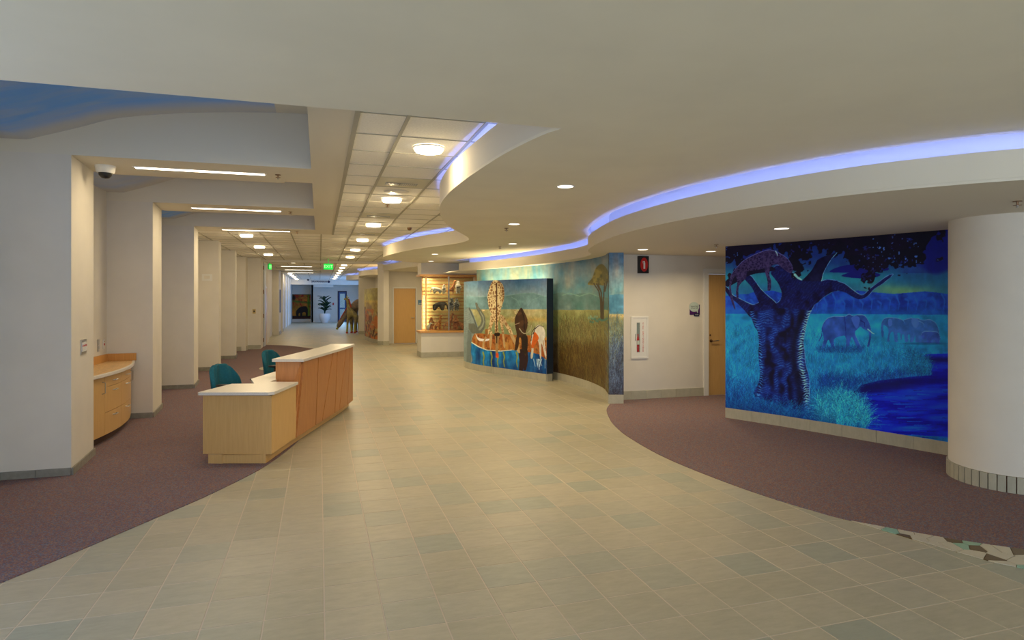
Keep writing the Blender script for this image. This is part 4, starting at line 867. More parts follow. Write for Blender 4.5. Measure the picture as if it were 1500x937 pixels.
dchild(MB().prism(offset(dsub(.280, 1.0), -.03)+offset(dsub(.280, 1.0), .345)[::-1], .95, .985), 'upper_counter', M['stone'], bevel=.004)
dchild(MB().prism(offset(dsub(.3, .97), .34)+offset(dsub(.3, .97), .36)[::-1], .1, .712), 'modesty_panel', M['maple'])
top_t = [.298, .459, .643, .705, .843, .928, .992]; bot_t = [.219, .428, .503, .670, .731, .866, .992]
for k in range(6):
    n = 5; g = .0035; a = [dpt(top_t[k]+g+(top_t[k+1]-top_t[k]-2*g)*q/n) for q in range(n+1)]; b = [dpt(bot_t[k]+g+(bot_t[k+1]-bot_t[k]-2*g)*q/n) for q in range(n+1)]
    ao = offset(a, -.012); bo = offset(b, -.012); vs = [(*p, .945) for p in ao]+[(*p, .102) for p in bo]+[(*p, .945) for p in offset(a, .015)]+[(*p, .102) for p in offset(b, .015)]
    m_ = n+1; fs = []
    for i in range(n): fs += [(m_+i, m_+i+1, i+1, i), (i, i+1, 2*m_+i+1, 2*m_+i), (m_+i+1, m_+i, 3*m_+i, 3*m_+i+1)]
    fs += [(0, 2*m_, 3*m_, m_), (n, m_+n, 3*m_+n, 2*m_+n)]
    dchild(MB().add(vs, fs), 'front_panel', M['cherry_panel'])
dchild(MB().prism([(p[0], p[1]) for p in offset(dsub(.3, .9), .006)]+offset(dsub(.3, .9), .016)[::-1], .1, .94), 'joint_backing', M['plinthdark'])

# ------------------------------------------------------------------ chairs
def chair(x, y, rz, label):
    t = empty('office_chair', (x, y, 0), rz, label=label, cat='chair', group='teal office chairs behind the desk')
    vs = []; nu, nv = 14, 10
    for i in range(nv+1):
        v = i/nv; z = .48+.42*v; ww = 1.0-.42*max(0, (v-.45)/.55)**2.2; ww = ww*(.86+.14*min(1, v/.25))
        for j in range(nu+1):
            u = -1+2*j/nu; a = u*1.0*ww; R_ = .31-.028*math.exp(-((abs(u)-.38)/.10)**2); zz = z-.06*abs(u)**2.5*v
            vs.append((R_*math.sin(a), -R_*math.cos(a)+.02-.05*v, zz))
    fs = [(i*(nu+1)+j, i*(nu+1)+j+1, (i+1)*(nu+1)+j+1, (i+1)*(nu+1)+j) for i in range(nv) for j in range(nu)]
    b = MB().add(vs, fs).build('backrest', M['teal'], t, smooth=True); s = b.modifiers.new('solid', 'SOLIDIFY'); s.thickness = .055; s.offset = -1; q = b.modifiers.new('sub', 'SUBSURF'); q.levels = 1; q.render_levels = 2
    st = MB().lathe([(.001,.42),(.20,.42),(.245,.44),(.25,.47),(.22,.495),(.001,.50)], (0, .02, 0), 28).build('seat', M['teal'], t, smooth=True)
    for sgn in (-1, 1):
        MB().tube([(sgn*.24,.0,.44),(sgn*.30,.02,.46),(sgn*.31,.03,.60),(sgn*.30,.04,.66)], .014).build('arm_post', M['dark'], t, smooth=True)
        MB().ball((sgn*.30,.05,.68), (.042,.135,.022), 12, 8).build('armrest', M['dark'], t, smooth=True)
    MB().tube([(0,-.22,.40),(0,-.27,.52)], .02).build('back_bracket', M['dark'], t)
    MB().lathe([(.03,.10),(.03,.25),(.02,.25),(.02,.42)], (0,0,0), 16).build('gas_column', M['dark'], t)
    for k in range(5):
        a = 2*PI*k/5+.3; c_, s_ = math.cos(a), math.sin(a); l = MB().tube([(0,0,.115),(.14*c_,.14*s_,.105),(.27*c_,.27*s_,.075)], [.022,.019,.014]).build('leg', M['dark'], t)
        MB().lathe([(.028,-.012),(.028,.012)], (0,0,0), 14).build('caster', M['dark'], l).matrix_local = Matrix.Translation((.27*c_,.27*s_,.036)) @ Matrix.Rotation(a, 4, 'Z') @ Matrix.Rotation(PI/2, 4, 'X')
chair(-.93, 8.2, math.radians(-122), 'teal fabric office chair behind the low end of the desk, nearest the camera')
chair(-.52, 10.3, math.radians(-120), 'teal fabric office chair behind the raised counter, the farther one')

# ------------------------------------------------------------------ built-in cabinet in the first bay
CF = catmull([(-2.47,7.86),(-2.42,8.15),(-2.375,8.6),(-2.375,9.0),(-2.42,9.45),(-2.53,9.96)], 10)
def csub(y0, y1, d=0, n=6):
    ys = [y0+(y1-y0)*k/n for k in range(n+1)]; out = []
    for y in ys:
        for a, b in zip(CF, CF[1:]):
            if a[1] <= y <= b[1]+1e-6: q = (y-a[1])/(b[1]-a[1]); out.append((a[0]+(b[0]-a[0])*q-d, y)); break
    return out
cab = empty('built_in_cabinet', (-2.6, 8.9, 0), 0, label='bow-fronted maple cabinet with doors and drawers between the first two piers', cat='cabinet')
def cch(mb, name, m, par=None, **k):
    o = mb.build(name, m, par or cab, **k)
    if par is None: o.location = (2.6, -8.9, 0)
    return o
cch(MB().prism(csub(7.87, 9.95, .02, 20)+[(-2.835,9.97),(-2.835,7.83)], .1, .79), 'carcass', M['cherry'])
cch(MB().prism(csub(7.87, 9.95, .07, 20)+[(-2.83,9.96),(-2.83,7.84)], .008, .1), 'toe_kick', M['plinthdark'])
def pull(y, z, par, vertical=False, ln=.09):
    x = csub(y, y+.001, 0, 1)[0][0]
    pts = [(0,-ln/2,0),(.028,-ln/2+.008,0),(.028,ln/2-.008,0),(0,ln/2,0)]
    if vertical: pts = [(p[0], p[2], p[1]) for p in pts]
    o = MB().tube(pts, .005, 6).build('handle', M['metal'], par); o.location = (x, y, z); o.scale = (1.1, 1.25, 1.25)
bays = [(7.88,8.36),(8.365,8.90),(8.905,9.50),(9.505,9.94)]
for k, (a, b) in enumerate(bays):
    if k in (0, 3):
        dr = cch(MB().prism(csub(a, b, 0)+csub(a, b, .018)[::-1], .105, .785), 'door', M['maple']); pull((b-.06) if k == 0 else (a+.08), .66, dr, True, .11)
    else:
        for z0, z1 in ((.105,.36),(.365,.655),(.66,.785)):
            dr = cch(MB().prism(csub(a, b, 0)+csub(a, b, .018)[::-1], z0, z1), 'drawer', M['maple']); pull((a+b)/2, z1-.05 if z1-z0 > .2 else (z0+z1)/2, dr)
wt = empty('worktop', (-2.6, 8.9, .79), 0, label='bow-fronted maple worktop with white edge on the cabinet', cat='worktop')
def wch(mb, name, m, **k):
    o = mb.build(name, m, wt, **k); o.location = (2.6, -8.9, -.79); return o
wch(MB().prism(csub(7.87, 9.95, -.015, 20)+[(-2.838,9.985),(-2.838,7.81)], .79, .828), 'top', M['maple_top'])
wch(MB().prism(csub(7.87, 9.95, -.045, 20)+csub(7.87, 9.95, -.0151, 20)[::-1], .791, .832), 'edge', M['stone'], bevel=.006)
wch(MB().box((-2.838, 7.82, .828), (-2.818, 9.985, .93)).box((-2.818, 9.965, .828), (-2.47, 9.985, .93)), 'backsplash', M['orange_wood'])
# switches and outlets
def plate(name, loc, nrm, w_, h, label, cat, m, parts):
    """plate whose face looks along nrm (plan angle)"""
    t = empty(name, loc, nrm, label=label, cat=cat); MB().box((0, -w_/2, -h/2), (.008, w_/2, h/2)).build('plate', M[m], t)
    for nm_, y0, y1, z0, z1, mm in parts: MB().box((.008, y0, z0), (.014, y1, z1)).build(nm_, M[mm], t)
    return t
xf = -2.27-.07*(7.37-6.95)/.85
pt = []
for q in range(4): y0 = -.085+q*.045; pt += [('toggle', y0, y0+.036, -.045, .045, 'white'), ]
t = plate('light_switch', (xf+.001, 7.37, 1.205), math.radians(4.7), .21, .15, 'wide four-gang light switch plate on the nearest pier', 'switch', 'metal', pt)
for q in range(4): y0 = -.08+q*.045; MB().box((.014, y0, .004), (.016, y0+.026, .022)).build('indicator', M['red'], t)
plate('wall_outlet', (-2.839, 9.64, 1.07), 0, .075, .16, 'grey outlet plate above the built-in cabinet', 'outlet', 'metal', [('socket', -.02, .02, .01, .05, 'frame'), ('socket', -.02, .02, -.05, -.01, 'frame')])
plate('call_button', (-2.839, 9.86, 1.07), 0, .06, .13, 'cream wall plate with a red button above the cabinet', 'button', 'white', [('button', -.014, .014, -.014, .014, 'red'), ('screw_cap', -.008, .008, .03, .045, 'gold')])
plate('card_reader', (-2.10, 22.599, 1.28), -PI/2, .10, .15, 'small dark thermostat plate on the alcove end wall', 'thermostat', 'gold', [('display', -.02, .02, -.03, .03, 'dark')])
plate('fire_strobe', (-2.52, 16.099, 2.2), -PI/2, .22, .16, 'pale small strobe plate high on the fourth pier', 'alarm', 'white', [('lens', -.06, .06, -.03, .04, 'wall')])

# ------------------------------------------------------------------ signs on the extinguisher wall
def text(s, size, m, parent, mtx, ext=.001, name='lettering'):
    cu = bpy.data.curves.new('t', 'FONT'); cu.body = s; cu.size = size; cu.align_x = 'CENTER'; cu.align_y = 'CENTER'; cu.extrude = ext
    to = bpy.data.objects.new('t', cu); COL.objects.link(to); dg = bpy.context.evaluated_depsgraph_get(); me = bpy.data.meshes.new_from_object(to.evaluated_get(dg)); bpy.data.objects.remove(to)
    me.materials.clear(); o = link(name, me, m, parent); o.matrix_local = mtx; return o
FR = Matrix.Rotation(PI/2, 4, 'X')                      # lettering that stands in the XZ plane and faces -Y
t = empty('extinguisher_sign', (5.21, 9.40, 2.27), math.radians(0), label='black box sign with a red oval extinguisher symbol high on the wall', cat='sign')
MB().prism([(-.095,.018),(-.085,-.045),(.095,-.03),(.095,.018)], -.145, .145).build('box', M['dark'], t)
disc = MB().lathe([(.001,0),(.085,0),(.085,.004),(.001,.004)], (0,0,0), 32).build('oval', M['red'], t); disc.matrix_local = Matrix.Translation((.0,-.040,0)) @ Matrix.Rotation(math.radians(5), 4, 'Z') @ FR @ Matrix.Diagonal((.85,1.38,1,1))
ic = MB().box((-.016,-.07,0),(.016,.035,.003)).box((-.008,.035,0),(.008,.05,.003)).box((-.028,.05,0),(.012,.06,.003)).box((-.03,.02,0),(-.024,.06,.003)); o = ic.build('pictogram', M['white'], t); o.matrix_local = Matrix.Translation((.0,-.0455,0)) @ Matrix.Rotation(math.radians(5), 4, 'Z') @ FR
t = empty('extinguisher_cabinet', (5.153, 9.42, 1.045), 0, label='white recessed fire extinguisher cabinet with a narrow window', cat='cabinet')
MB().box((-.163,-.02,-.355),(.163,.0,-.325)).box((-.163,-.02,.325),(.163,.0,.355)).box((-.163,-.02,-.325),(-.133,.0,.325)).box((.133,-.02,-.325),(.163,.0,.325)).build('frame', M['white'], t, bevel=.003)
MB().box((-.133,-.012,-.325),(-.055,-.002,.325)).box((.005,-.012,-.325),(.133,-.002,.325)).box((-.055,-.012,-.325),(.005,-.002,-.25)).box((-.055,-.012,.25),(.005,-.002,.325)).build('door', M['white'], t)
MB().box((-.055,-.0025,-.25),(.005,-.0015,.25)).build('recess', mat('recess_grey', (.30,.33,.33), .6), t)
MB().lathe([(.001,-.24),(.022,-.24),(.024,-.22),(.024,-.02),(.014,.02),(.010,.06),(.001,.06)], (-.026,-.0045,0), 16).build('extinguisher', M['red'], t, smooth=True).scale = (1,.25,1)
MB().box((-.048,-.0118,-.12),(-.004,-.0105,-.05)).build('extinguisher_label', M['white'], t)
MB().box((-.055,-.0125,-.25),(.005,-.0122,.25)).build('pane', M['glass'], t)
MB().box((-.085,-.022,-.05),(-.075,-.012,.06)).build('latch', M['metal'], t)
txt = 'FIRE EXTINGUISHER'
for i, ch in enumerate(txt):
    if ch != ' ': text(ch, .036, M['red'], t, Matrix.Translation((.065, -.013, .235-i*.029)) @ FR, name='letter')
t = empty('room_sign', (6.22, 9.42, 1.52), 0, label='purple room sign with a pale speech bubble beside the right door', cat='sign')
MB().box((-.095,-.008,-.10),(.105,0,.075)).build('plaque', M['purple'], t)
bb = MB().lathe([(.001,0),(.1,0),(.1,.006),(.001,.006)], (0,0,0), 36).build('bubble', M['pale'], t); bb.matrix_local = Matrix.Translation((-.01,-.008,.035)) @ FR @ Matrix.Diagonal((.98,.84,1,1))
MB().add([(.03,-.012,-.03),(.07,-.012,-.015),(.06,-.012,-.075),(.03,-.009,-.03),(.07,-.009,-.015),(.06,-.009,-.075)], [(0,2,1),(3,4,5),(0,1,4,3),(1,2,5,4),(2,0,3,5)]).build('bubble_tail', M['pale'], t)
MB().box((-.01,-.014,-.125),(.09,-.004,-.072)).build('name_tab', M['navy'], t)
text('Regional Child', .025, M['dark'], t, Matrix.Translation((-.01,-.0145,.048)) @ FR); text('& Nurse Staff', .025, M['dark'], t, Matrix.Translation((-.01,-.0145,.016)) @ FR); text('In Use', .024, M['white'], t, Matrix.Translation((.04,-.0145,-.098)) @ FR)

# ------------------------------------------------------------------ display case
cs = MB().box((2.81, 18.0, 0), (4.75, 18.75, .715)).box((2.81, 18.02, 2.40), (4.75, 18.7, 2.74)).box((4.5, 18.0, .7), (4.75, 18.75, 2.45)).box((4.75, 18.3, 0), (9, 18.5, 2.74)).build('wall_display', M['wall'], kind='structure')
base_run([(2.80,18.0),(4.74,18.0)], cs, .4); base_run([(2.81,18.75),(2.81,18.0)], cs, .38)
dc = empty('display_case', (3.4, 18.3, .715), 0, label='lit glass display case with wooden sill and gold slatted back full of animal figures', cat='display case')
def dcc(mb, name, m, **k):
    o = mb.build(name, m, dc, **k); o.location = (-3.4, -18.3, -.715); return o
dcc(MB().box((2.77,17.95,.715),(4.52,18.7,.765)), 'sill', M['orange_wood']); dcc(MB().box((2.77,17.95,2.36),(4.52,18.7,2.41)), 'head', M['orange_wood'])
bk = dcc(MB().box((2.93,18.66,.765),(4.49,18.68,2.36)), 'back_panel', M['cherry_panel'])
for q in range(15): MB().box((2.95,18.645,.80+q*.104),(4.48,18.66,.80+q*.104+.072)).build('slat', M['gold'], bk)
for x in (2.95, 3.62): dcc(MB().box((x-.018,18.0,.765),(x+.018,18.035,2.36)), 'post', M['metal'] if x > 3 else M['maple'])
dcc(MB().box((4.43,18.0,.765),(4.49,18.05,2.36)), 'post', M['orange_wood'])
for z in (1.32, 1.83):
    s_ = dcc(MB().box((2.98,18.06,z-.012),(4.43,18.62,z)), 'shelf', M['glass']); MB().box((2.98,18.05,z-.014),(4.43,18.06,z)).build('shelf_edge', M['orange_wood'], s_)
dcc(MB().box((2.96,18.01,.77),(4.43,18.016,2.36)), 'glass_front', M['glass']); dcc(MB().box((2.94,18.036,.77),(2.946,18.66,2.36)), 'glass_side', M['glass'])
area((3.08, 18.4, 2.33), (0, 0, 0), .2, .3, 11, (1, .84, .58)); area((3.7, 18.25, 2.33), (0, 0, 0), .8, .2, 5, WARM)
area((3.02, 18.5, 1.3), (math.radians(90), 0, 0), .08, 1.0, 5, (1, .86, .6))
def fur(name, a, b, sc_=18):
    return mat(name, a, .8, noise=.5, nscale=sc_, col2=b, bump=.2, bscale=60)
FM = {'grey': fur('pale_grey_wood', (.50,.46,.38), (.30,.27,.22)), 'tan': fur('amber_figure', (.62,.27,.09), (.22,.06,.02), 22), 'dark': fur('dark_figure', (.05,.03,.02), (.015,.01,.01)), 'zebra': fur('striped_figure', (.55,.52,.45), (.03,.03,.03), 30), 'patch': fur('patchwork', (.15,.15,.13), (.30,.20,.13), 9), 'patch2': fur('ochre_patchwork', (.30,.26,.09), (.17,.14,.09), 9), 'yellow': fur('yellow_leg', (.52,.45,.05), (.30,.34,.06), 6), 'redp': mat('red_paint', (.42,.06,.03), .6), 'white': fur('white_figure', (.7,.66,.55), (.5,.45,.35))}
def skin(name, m, pts, edges, rad, parent=None, loc=(0,0,0), rz=0, sub=1):
    me = bpy.data.meshes.new(name); me.from_pydata(pts, edges, []); o = link(name, me, m, parent); o.location = loc; o.rotation_euler[2] = rz
    o.modifiers.new('skin', 'SKIN')
    if not me.skin_vertices:
        me.skin_vertices.new() if hasattr(me.skin_vertices, 'new') else None
    sv = me.skin_vertices[0].data
    for i, r in enumerate(rad): sv[i].radius = (r, r); sv[i].use_root = (i == 0)
    s_ = o.modifiers.new('sub', 'SUBSURF'); s_.levels = sub; s_.render_levels = sub; return o
def quad_pts(L=.3, H=.28, neck=(.1,.1), head=.09, r=.05, lr=.018, tail=True):
    """hip, back, shoulder, neck, head, muzzle, legs; x forward"""
    P = [(-L/2,0,H*.78),(0,0,H*.76),(L/2,0,H*.8),(L/2+neck[0],0,H*.8+neck[1]),(L/2+neck[0]+head*.3,0,H*.8+neck[1]+head*.1),(L/2+neck[0]+head,0,H*.8+neck[1]-head*.35)]
    R_ = [r*.95,r,r,r*.5,r*.55,r*.3]; E = [(0,1),(1,2),(2,3),(3,4),(4,5)]
    for s_ in (-1, 1):
        for x, root in ((-L/2, 0), (L/2, 2)):
            b = len(P); P += [(x, s_*r*.6, H*.55), (x+(-.03 if root == 0 else .02)*L/.3, s_*r*.65, H*.28), (x, s_*r*.65, lr*.6)]; R_ += [lr*1.8, lr*1.1, lr]; E += [(root, b), (b, b+1), (b+1, b+2)]
    if tail: b = len(P); P += [(-L/2-.05*L/.3,0,H*.7),(-L/2-.07*L/.3,0,H*.45)]; R_ += [lr*.6, lr*.5]; E += [(0, b), (b, b+1)]
    return P, E, R_
def figure(kind, x, y, z, m, label, rz=0, s=1.0):
    if kind == 'quad': P, E, R_ = quad_pts(.2*s,.22*s,(.05*s,.05*s),.07*s,.045*s,.016*s)
    elif kind == 'giraffe': P, E, R_ = quad_pts(.17*s,.24*s,(.07*s,.30*s),.07*s,.042*s,.014*s)
    elif kind == 'elephant':
        P, E, R_ = quad_pts(.18*s,.22*s,(.06*s,.02*s),.06*s,.06*s,.026*s); b = len(P); P += [(P[5][0]+.02*s,0,P[5][2]-.06*s),(P[5][0]+.03*s,0,.04*s)]; R_ += [.014*s,.01*s]; E += [(5,b),(b,b+1)]
    elif kind == 'upright':
        P = [(0,0,.16*s),(0,0,.26*s),(0,0,.33*s),(.015*s,0,.38*s),(.05*s,0,.37*s)]; R_ = [.05*s,.055*s,.03*s,.045*s,.02*s]; E = [(0,1),(1,2),(2,3),(3,4)]
        for q in (-1, 1):
            b = len(P); P += [(0,q*.035*s,.09*s),(.01*s,q*.04*s,.012*s),(.02*s,q*.07*s,.24*s),(.06*s,q*.08*s,.17*s)]; R_ += [.026*s,.016*s,.018*s,.012*s]; E += [(0,b),(b,b+1),(1,b+2),(b+2,b+3)]
    elif kind == 'bird':
        P = [(0,0,.12*s),(-.08*s,0,.12*s),(.05*s,0,.19*s),(.07*s,0,.25*s),(.13*s,0,.24*s),(0,.02*s,.01*s),(0,-.02*s,.01*s)]; R_ = [.05*s,.02*s,.02*s,.025*s,.007*s,.008*s,.008*s]; E = [(0,1),(0,2),(2,3),(3,4),(0,5),(0,6)]
    zmin = min(p[2]-r for p, r in zip(P, R_)); P = [(a, b, c_-zmin) for a, b, c_ in P]
    o = skin('animal_figure', FM[m], P, E, [r*1.45 for r in R_], None, (x, y, z+.001), rz); tag(o, label, 'figurine', 'animal figures in the display case'); return o
fz = .766
figure('bird', 3.03, 18.12, fz, 'white', 'small white bird figure at the left end of the case sill', -.4, .9)
figure('upright', 3.15, 18.3, fz, 'tan', 'lit amber monkey figure standing left on the sill', -1.2, .95)
figure('giraffe', 3.33, 18.25, fz, 'tan', 'slim amber giraffe figure on the sill, left of the two', -1.0, .88)
figure('giraffe', 3.63, 18.34, fz, 'tan', 'large amber giraffe figure in the middle of the sill', -.3, .98)
figure('upright', 3.87, 18.25, fz, 'tan', 'round-headed amber figure right of the large giraffe', -1.5, 1.1)
figure('quad', 4.03, 18.45, fz, 'tan', 'squat amber animal figure at the right end of the sill', 2.4, 1.05)
figure('elephant', 3.37, 18.3, 1.321, 'dark', 'dark bushy animal figure on the middle shelf', -.4, 1.15)
figure('upright', 3.74, 18.2, 1.321, 'zebra', 'black and white figure on the middle shelf, left of the pair', -1.5, .98)
figure('upright', 3.94, 18.42, 1.321, 'zebra', 'black and white figure on the middle shelf, right of the pair', -1.7, .95)
figure('elephant', 3.33, 18.3, 1.831, 'grey', 'pale grey elephant figure on the top shelf', 2.8, .85)
figure('upright', 3.53, 18.3, 1.831, 'grey', 'pale grey seated figure on the top shelf', -1.5, .72)
figure('giraffe', 3.72, 18.25, 1.831, 'tan', 'brown long-necked figure on the top shelf', -.2, .8)
figure('upright', 3.99, 18.45, 1.831, 'grey', 'tall pale figure at the right of the top shelf', -1.4, 1.0)

# ------------------------------------------------------------------ door alcove and right side of the hall beyond
wd = MB().box((2.45, 24.05, 0), (2.69, 24.2, 3.0)).box((2.69, 24.05, 2.13), (3.55, 24.2, 3.0)).box((3.55, 24.05, 0), (4.6, 24.2, 3.0)).build('wall_alcove_right', M['wall'], kind='structure')
base_run([(3.58,24.05),(4.5,24.05)], wd, .4)
MB().box((4.4, 18.7, 0), (4.55, 24.1, 3.0)).build('wall_alcove_side', M['wall'], kind='structure')
d = MB().box((2.66,24.02,0),(2.705,24.1,2.1)).box((3.535,24.02,0),(3.58,24.1,2.1)).box((2.66,24.02,2.1),(3.58,24.1,2.15)).build('door_2', M['white'], kind='structure')
lf = MB().box((2.71,24.06,.01),(3.53,24.1,2.1)).build('door_leaf', M['maple'], d); MB().tube([(3.45,24.05,.98),(3.45,24.0,.98),(3.36,23.99,.98)], .014).build('door_handle', M['metal'], lf)
pr_ = MB().prism([(2.05,23.45),(2.25,23.3),(2.45,23.4),(2.5,24.1),(2.1,24.0)], 0, 2.99).build('wall_jamb', M['wall'], kind='structure')
base_run([(2.05,23.45),(2.25,23.3),(2.46,23.4)], pr_, .2)
t = empty('door_sign', (3.74, 24.05, 1.57), 0, label='small blue sign right of the far maple door', cat='sign'); MB().box((-.11,-.012,-.09),(.11,0,.09)).build('plaque', M['bluesign'], t); MB().box((-.08,-.014,-.06),(.08,-.012,-.03)).build('strip', M['pale'], t)
alc = catmull([(2.2,23.4),(2.45,22.6),(2.8,20.7),(3.1,19.8),(3.3,18.9),(2.95,18.4)], 6)
MB().prism(alc+[(2.95,18.06),(4.4,18.06),(4.4,24.05),(2.2,24.05)], 2.74, 2.76).build('ceiling', M['soffit'], kind='structure')['label'] = 'alcove ceiling in front of the far maple door'
ribbon(alc, 2.7605, 2.96, .02).build('trim_alcove_fascia', M['soffit'], kind='structure', smooth=True)
area((3.3, 21.5, 2.7), (0, 0, 0), .8, 1.6, 34, (1, .80, .48)); neon(resample(offset(alc, .14), .3), 2.785, 'neon_tube', 'blue neon tube above the ceiling edge of the far maple door')
# orange free-standing mural
OW = catmull([(2.25,23.95),(2.12,24.3),(1.97,25.0),(1.86,26.2),(1.83,27.2),(1.95,27.6)], 6)
ow = MB().prism(OW+offset(OW, -.15)[::-1], 0, 2.12).build('wall_freestanding_far', M['wall'], kind='structure'); base_run(OW, ow, .4, .15, .01, 1)
om = mural_mesh('canyon_mural', offset(OW, .006), .15, 2.12, paint_autumn(), 60, 90, (1.4, 1.7, 2.0), None, lambda u, v: ((1-u)*58+1, (1-v)*98+1)); tag(om, 'orange and ochre curved mural behind the hall jamb', 'mural')
MB().box((2.6, 24.2, 0), (2.75, 31.5, 2.75)).build('wall_right_far', M['wall'], kind='structure'); area((2.35, 25.8, 2.1), (PI, 0, 0), .2, 2.4, 14, (1, .66, .3))
wp_ = MB().prism([(1.8,31.0),(2.75,31.0),(2.75,31.3),(1.85,31.3)], 0, 2.75).build('wall_far_pier', M['wall'], kind='structure'); base_run([(1.8,31.0),(2.75,31.0)], wp_, .4)
far1 = catmull([(2.6,26.6),(2.34,27.2),(1.9,28.3),(1.72,29.3),(1.85,31.0),(2.0,33.0),(1.75,34.4),(1.42,35.3),(1.5,36.2),(1.85,36.9),(2.6,37.4),(3.4,37.6)], 6)
MB().prism(far1+[(3.4,26.6)], 2.74, 2.76).build('ceiling', M['soffit'], kind='structure')['label'] = 'far wavy low ceiling'
ribbon(far1, 2.7605, 2.97, -.02).build('trim_far_fascia', M['soffit'], kind='structure', smooth=True); neon(resample(offset(far1, -.13), .4), 2.84, 'neon_tube', 'far blue neon tube above the wavy edge beyond the header')

# ------------------------------------------------------------------ far left wall and end of the hall
wfl = MB().box((-2.3, 23.6, 0), (-2.1, 36.2, 3.08)).box((-2.1, 24.3, 0), (-1.92, 26.7, 3.08)).box((-2.1,31.3,0),(-1.83,32.9,3.08)).box((-2.1,34.6,0),(-1.83,35.3,3.08)).box((-2.3,36.2,0),(-1.93,48.4,3.08)).build('wall_left_far', M['wall'], kind='structure')
for y in (38, 41, 44): MB().box((-1.93,y,0),(-1.86,y+.35,3.08)).build('pier', M['wall'], wfl)
base_run([(-2.1,31.3),(-1.82,31.3),(-1.82,32.9)], wfl, .5); base_run([(-2.1,34.6),(-1.82,34.6),(-1.82,35.3)], wfl, .5)
d = MB().box((-1.925,24.35,0),(-1.90,24.42,2.1)).box((-1.925,25.3,0),(-1.90,25.37,2.1)).box((-1.925,24.35,2.1),(-1.90,25.37,2.16)).build('door_3', M['white'], kind='structure'); MB().box((-1.925,24.42,0.01),(-1.91,25.3,2.1)).build('door_leaf', M['maple'], d)
t = empty('hall_fire_door', (-1.9, 23.62, 0), 0, label='open white cross-corridor door folded against the left jamb', cat='door')
MB().box((0,0,.02),(.045,.62,2.95)).build('door_leaf', M['frame'], t)
for z in (.25, 1.1, 1.95, 2.8): MB().box((-.012,-.03,z-.07),(.03,0,z+.07)).build('hinge', M['bronze'], t)
MB().box((.045,.4,1.35),(.055,.5,1.55)).build('pull_plate', M['metal'], t)
bs = MB().box((-1.829,31.9,1.05),(-1.80,32.3,2.15)).build('wall_banner', M['navy']); tag(bs, 'narrow dark blue panel on the far left pier', 'sign')
MB().box((-2.3, 46.2, 2.72), (4.4, 46.4, 3.3)).build('wall_header_far', M['wall'], kind='structure')
fwall = MB().box((-.58,48.3,0),(1.3,48.5,2.75)).box((-2.3,49.0,0),(-.58,49.2,2.75)).box((1.95,48.3,0),(3.4,48.5,2.75)).box((1.3,48.3,2.25),(1.95,48.5,2.75)).box((-.6,48.3,0),(-.45,49.1,2.75)).build('wall_far', M['wall'], kind='structure')
MB().box((-2.3,46.4,2.72),(4.4,49.2,2.76)).build('ceiling', M['wall'], kind='structure')['label'] = 'low ceiling at the far end'
MB().box((-2.3,48.4,0),(-1.93,49.1,2.75)).box((3.5, 31, 0), (3.6, 38.3, 3.1)).box((3.5, 45.7, 0), (3.6, 48.5, 3.1)).box((3.5,38.3,2.6),(3.6,45.7,3.1)).build('wall_right_end', M['wall'], kind='structure')
MB().box((-.4,46.7,2.55),(.95,47.6,2.72)).build('soffit_box', M['wall'], kind='structure')
fpn = mural_mesh('elephant_painting', [(-1.93,48.96),(-.62,48.96)], .25, 2.02, paint_sunset(), 60, 74, 1.5, None, lambda u, v: (1+u*57, (1-v)*72+1)); tag(fpn, 'orange and green painting of a dark elephant at the far left end of the hall', 'painting')
MB().box((-1.94,48.965,.22),(-.60,48.995,2.05)).build('backing_board', M['dark'], fpn)
d = MB().box((1.3,48.25,0),(1.38,48.45,2.2)).box((1.88,48.25,0),(1.95,48.45,2.2)).box((1.3,48.25,2.2),(1.95,48.45,2.3)).build('door_4', M['navy'], kind='structure')
lf = MB().box((1.38,48.3,0),(1.46,48.36,2.2)).box((1.80,48.3,0),(1.88,48.36,2.2)).box((1.46,48.3,0),(1.80,48.36,.2)).box((1.46,48.3,2.1),(1.80,48.36,2.2)).box((1.46,48.3,.95),(1.80,48.36,1.05)).build('door_leaf', mat('blue_door', (.04,.12,.32), .4), d)
MB().box((1.46,48.32,.2),(1.80,48.33,2.1)).build('pane', M['glass'], lf); area((1.65, 48.9, 1.3), (math.radians(90), 0, PI), .6, 2, 25, (.45,.72,1))
sky = MB().box((.9,50,0),(2.6,50.05,3)).build('exterior_backdrop', mat('outdoor_pale', (.5,.65,.8), .9), kind='structure')
# overhead name on the far header
t = empty('overhead_lettering', (.03, 46.19, 2.93), 0, label='dark lettering with a round emblem on the far header', cat='sign')
text('SAVANNAH', .20, M['navy'], t, Matrix.Translation((-.05, -.012, 0)) @ FR, .006); MB().lathe([(.001,0),(.09,0),(.09,.012),(.001,.012)], (0,0,0), 20).build('emblem', M['navy'], t).matrix_local = Matrix.Translation((.60,0,0)) @ FR
rb = MB().box((.93,48.28,1.25),(1.03,48.3,1.42)).build('fire_pull_station', M['red']); tag(rb, 'small red fire pull station on the far wall left of the blue door', 'alarm')
cd = MB().lathe([(.08,0),(.07,-.08),(.001,-.11)], (-.75,45.3,3.066), 16).build('security_camera', M['dark']); tag(cd, 'tiny dark dome camera at the far end of the ceiling', 'camera')
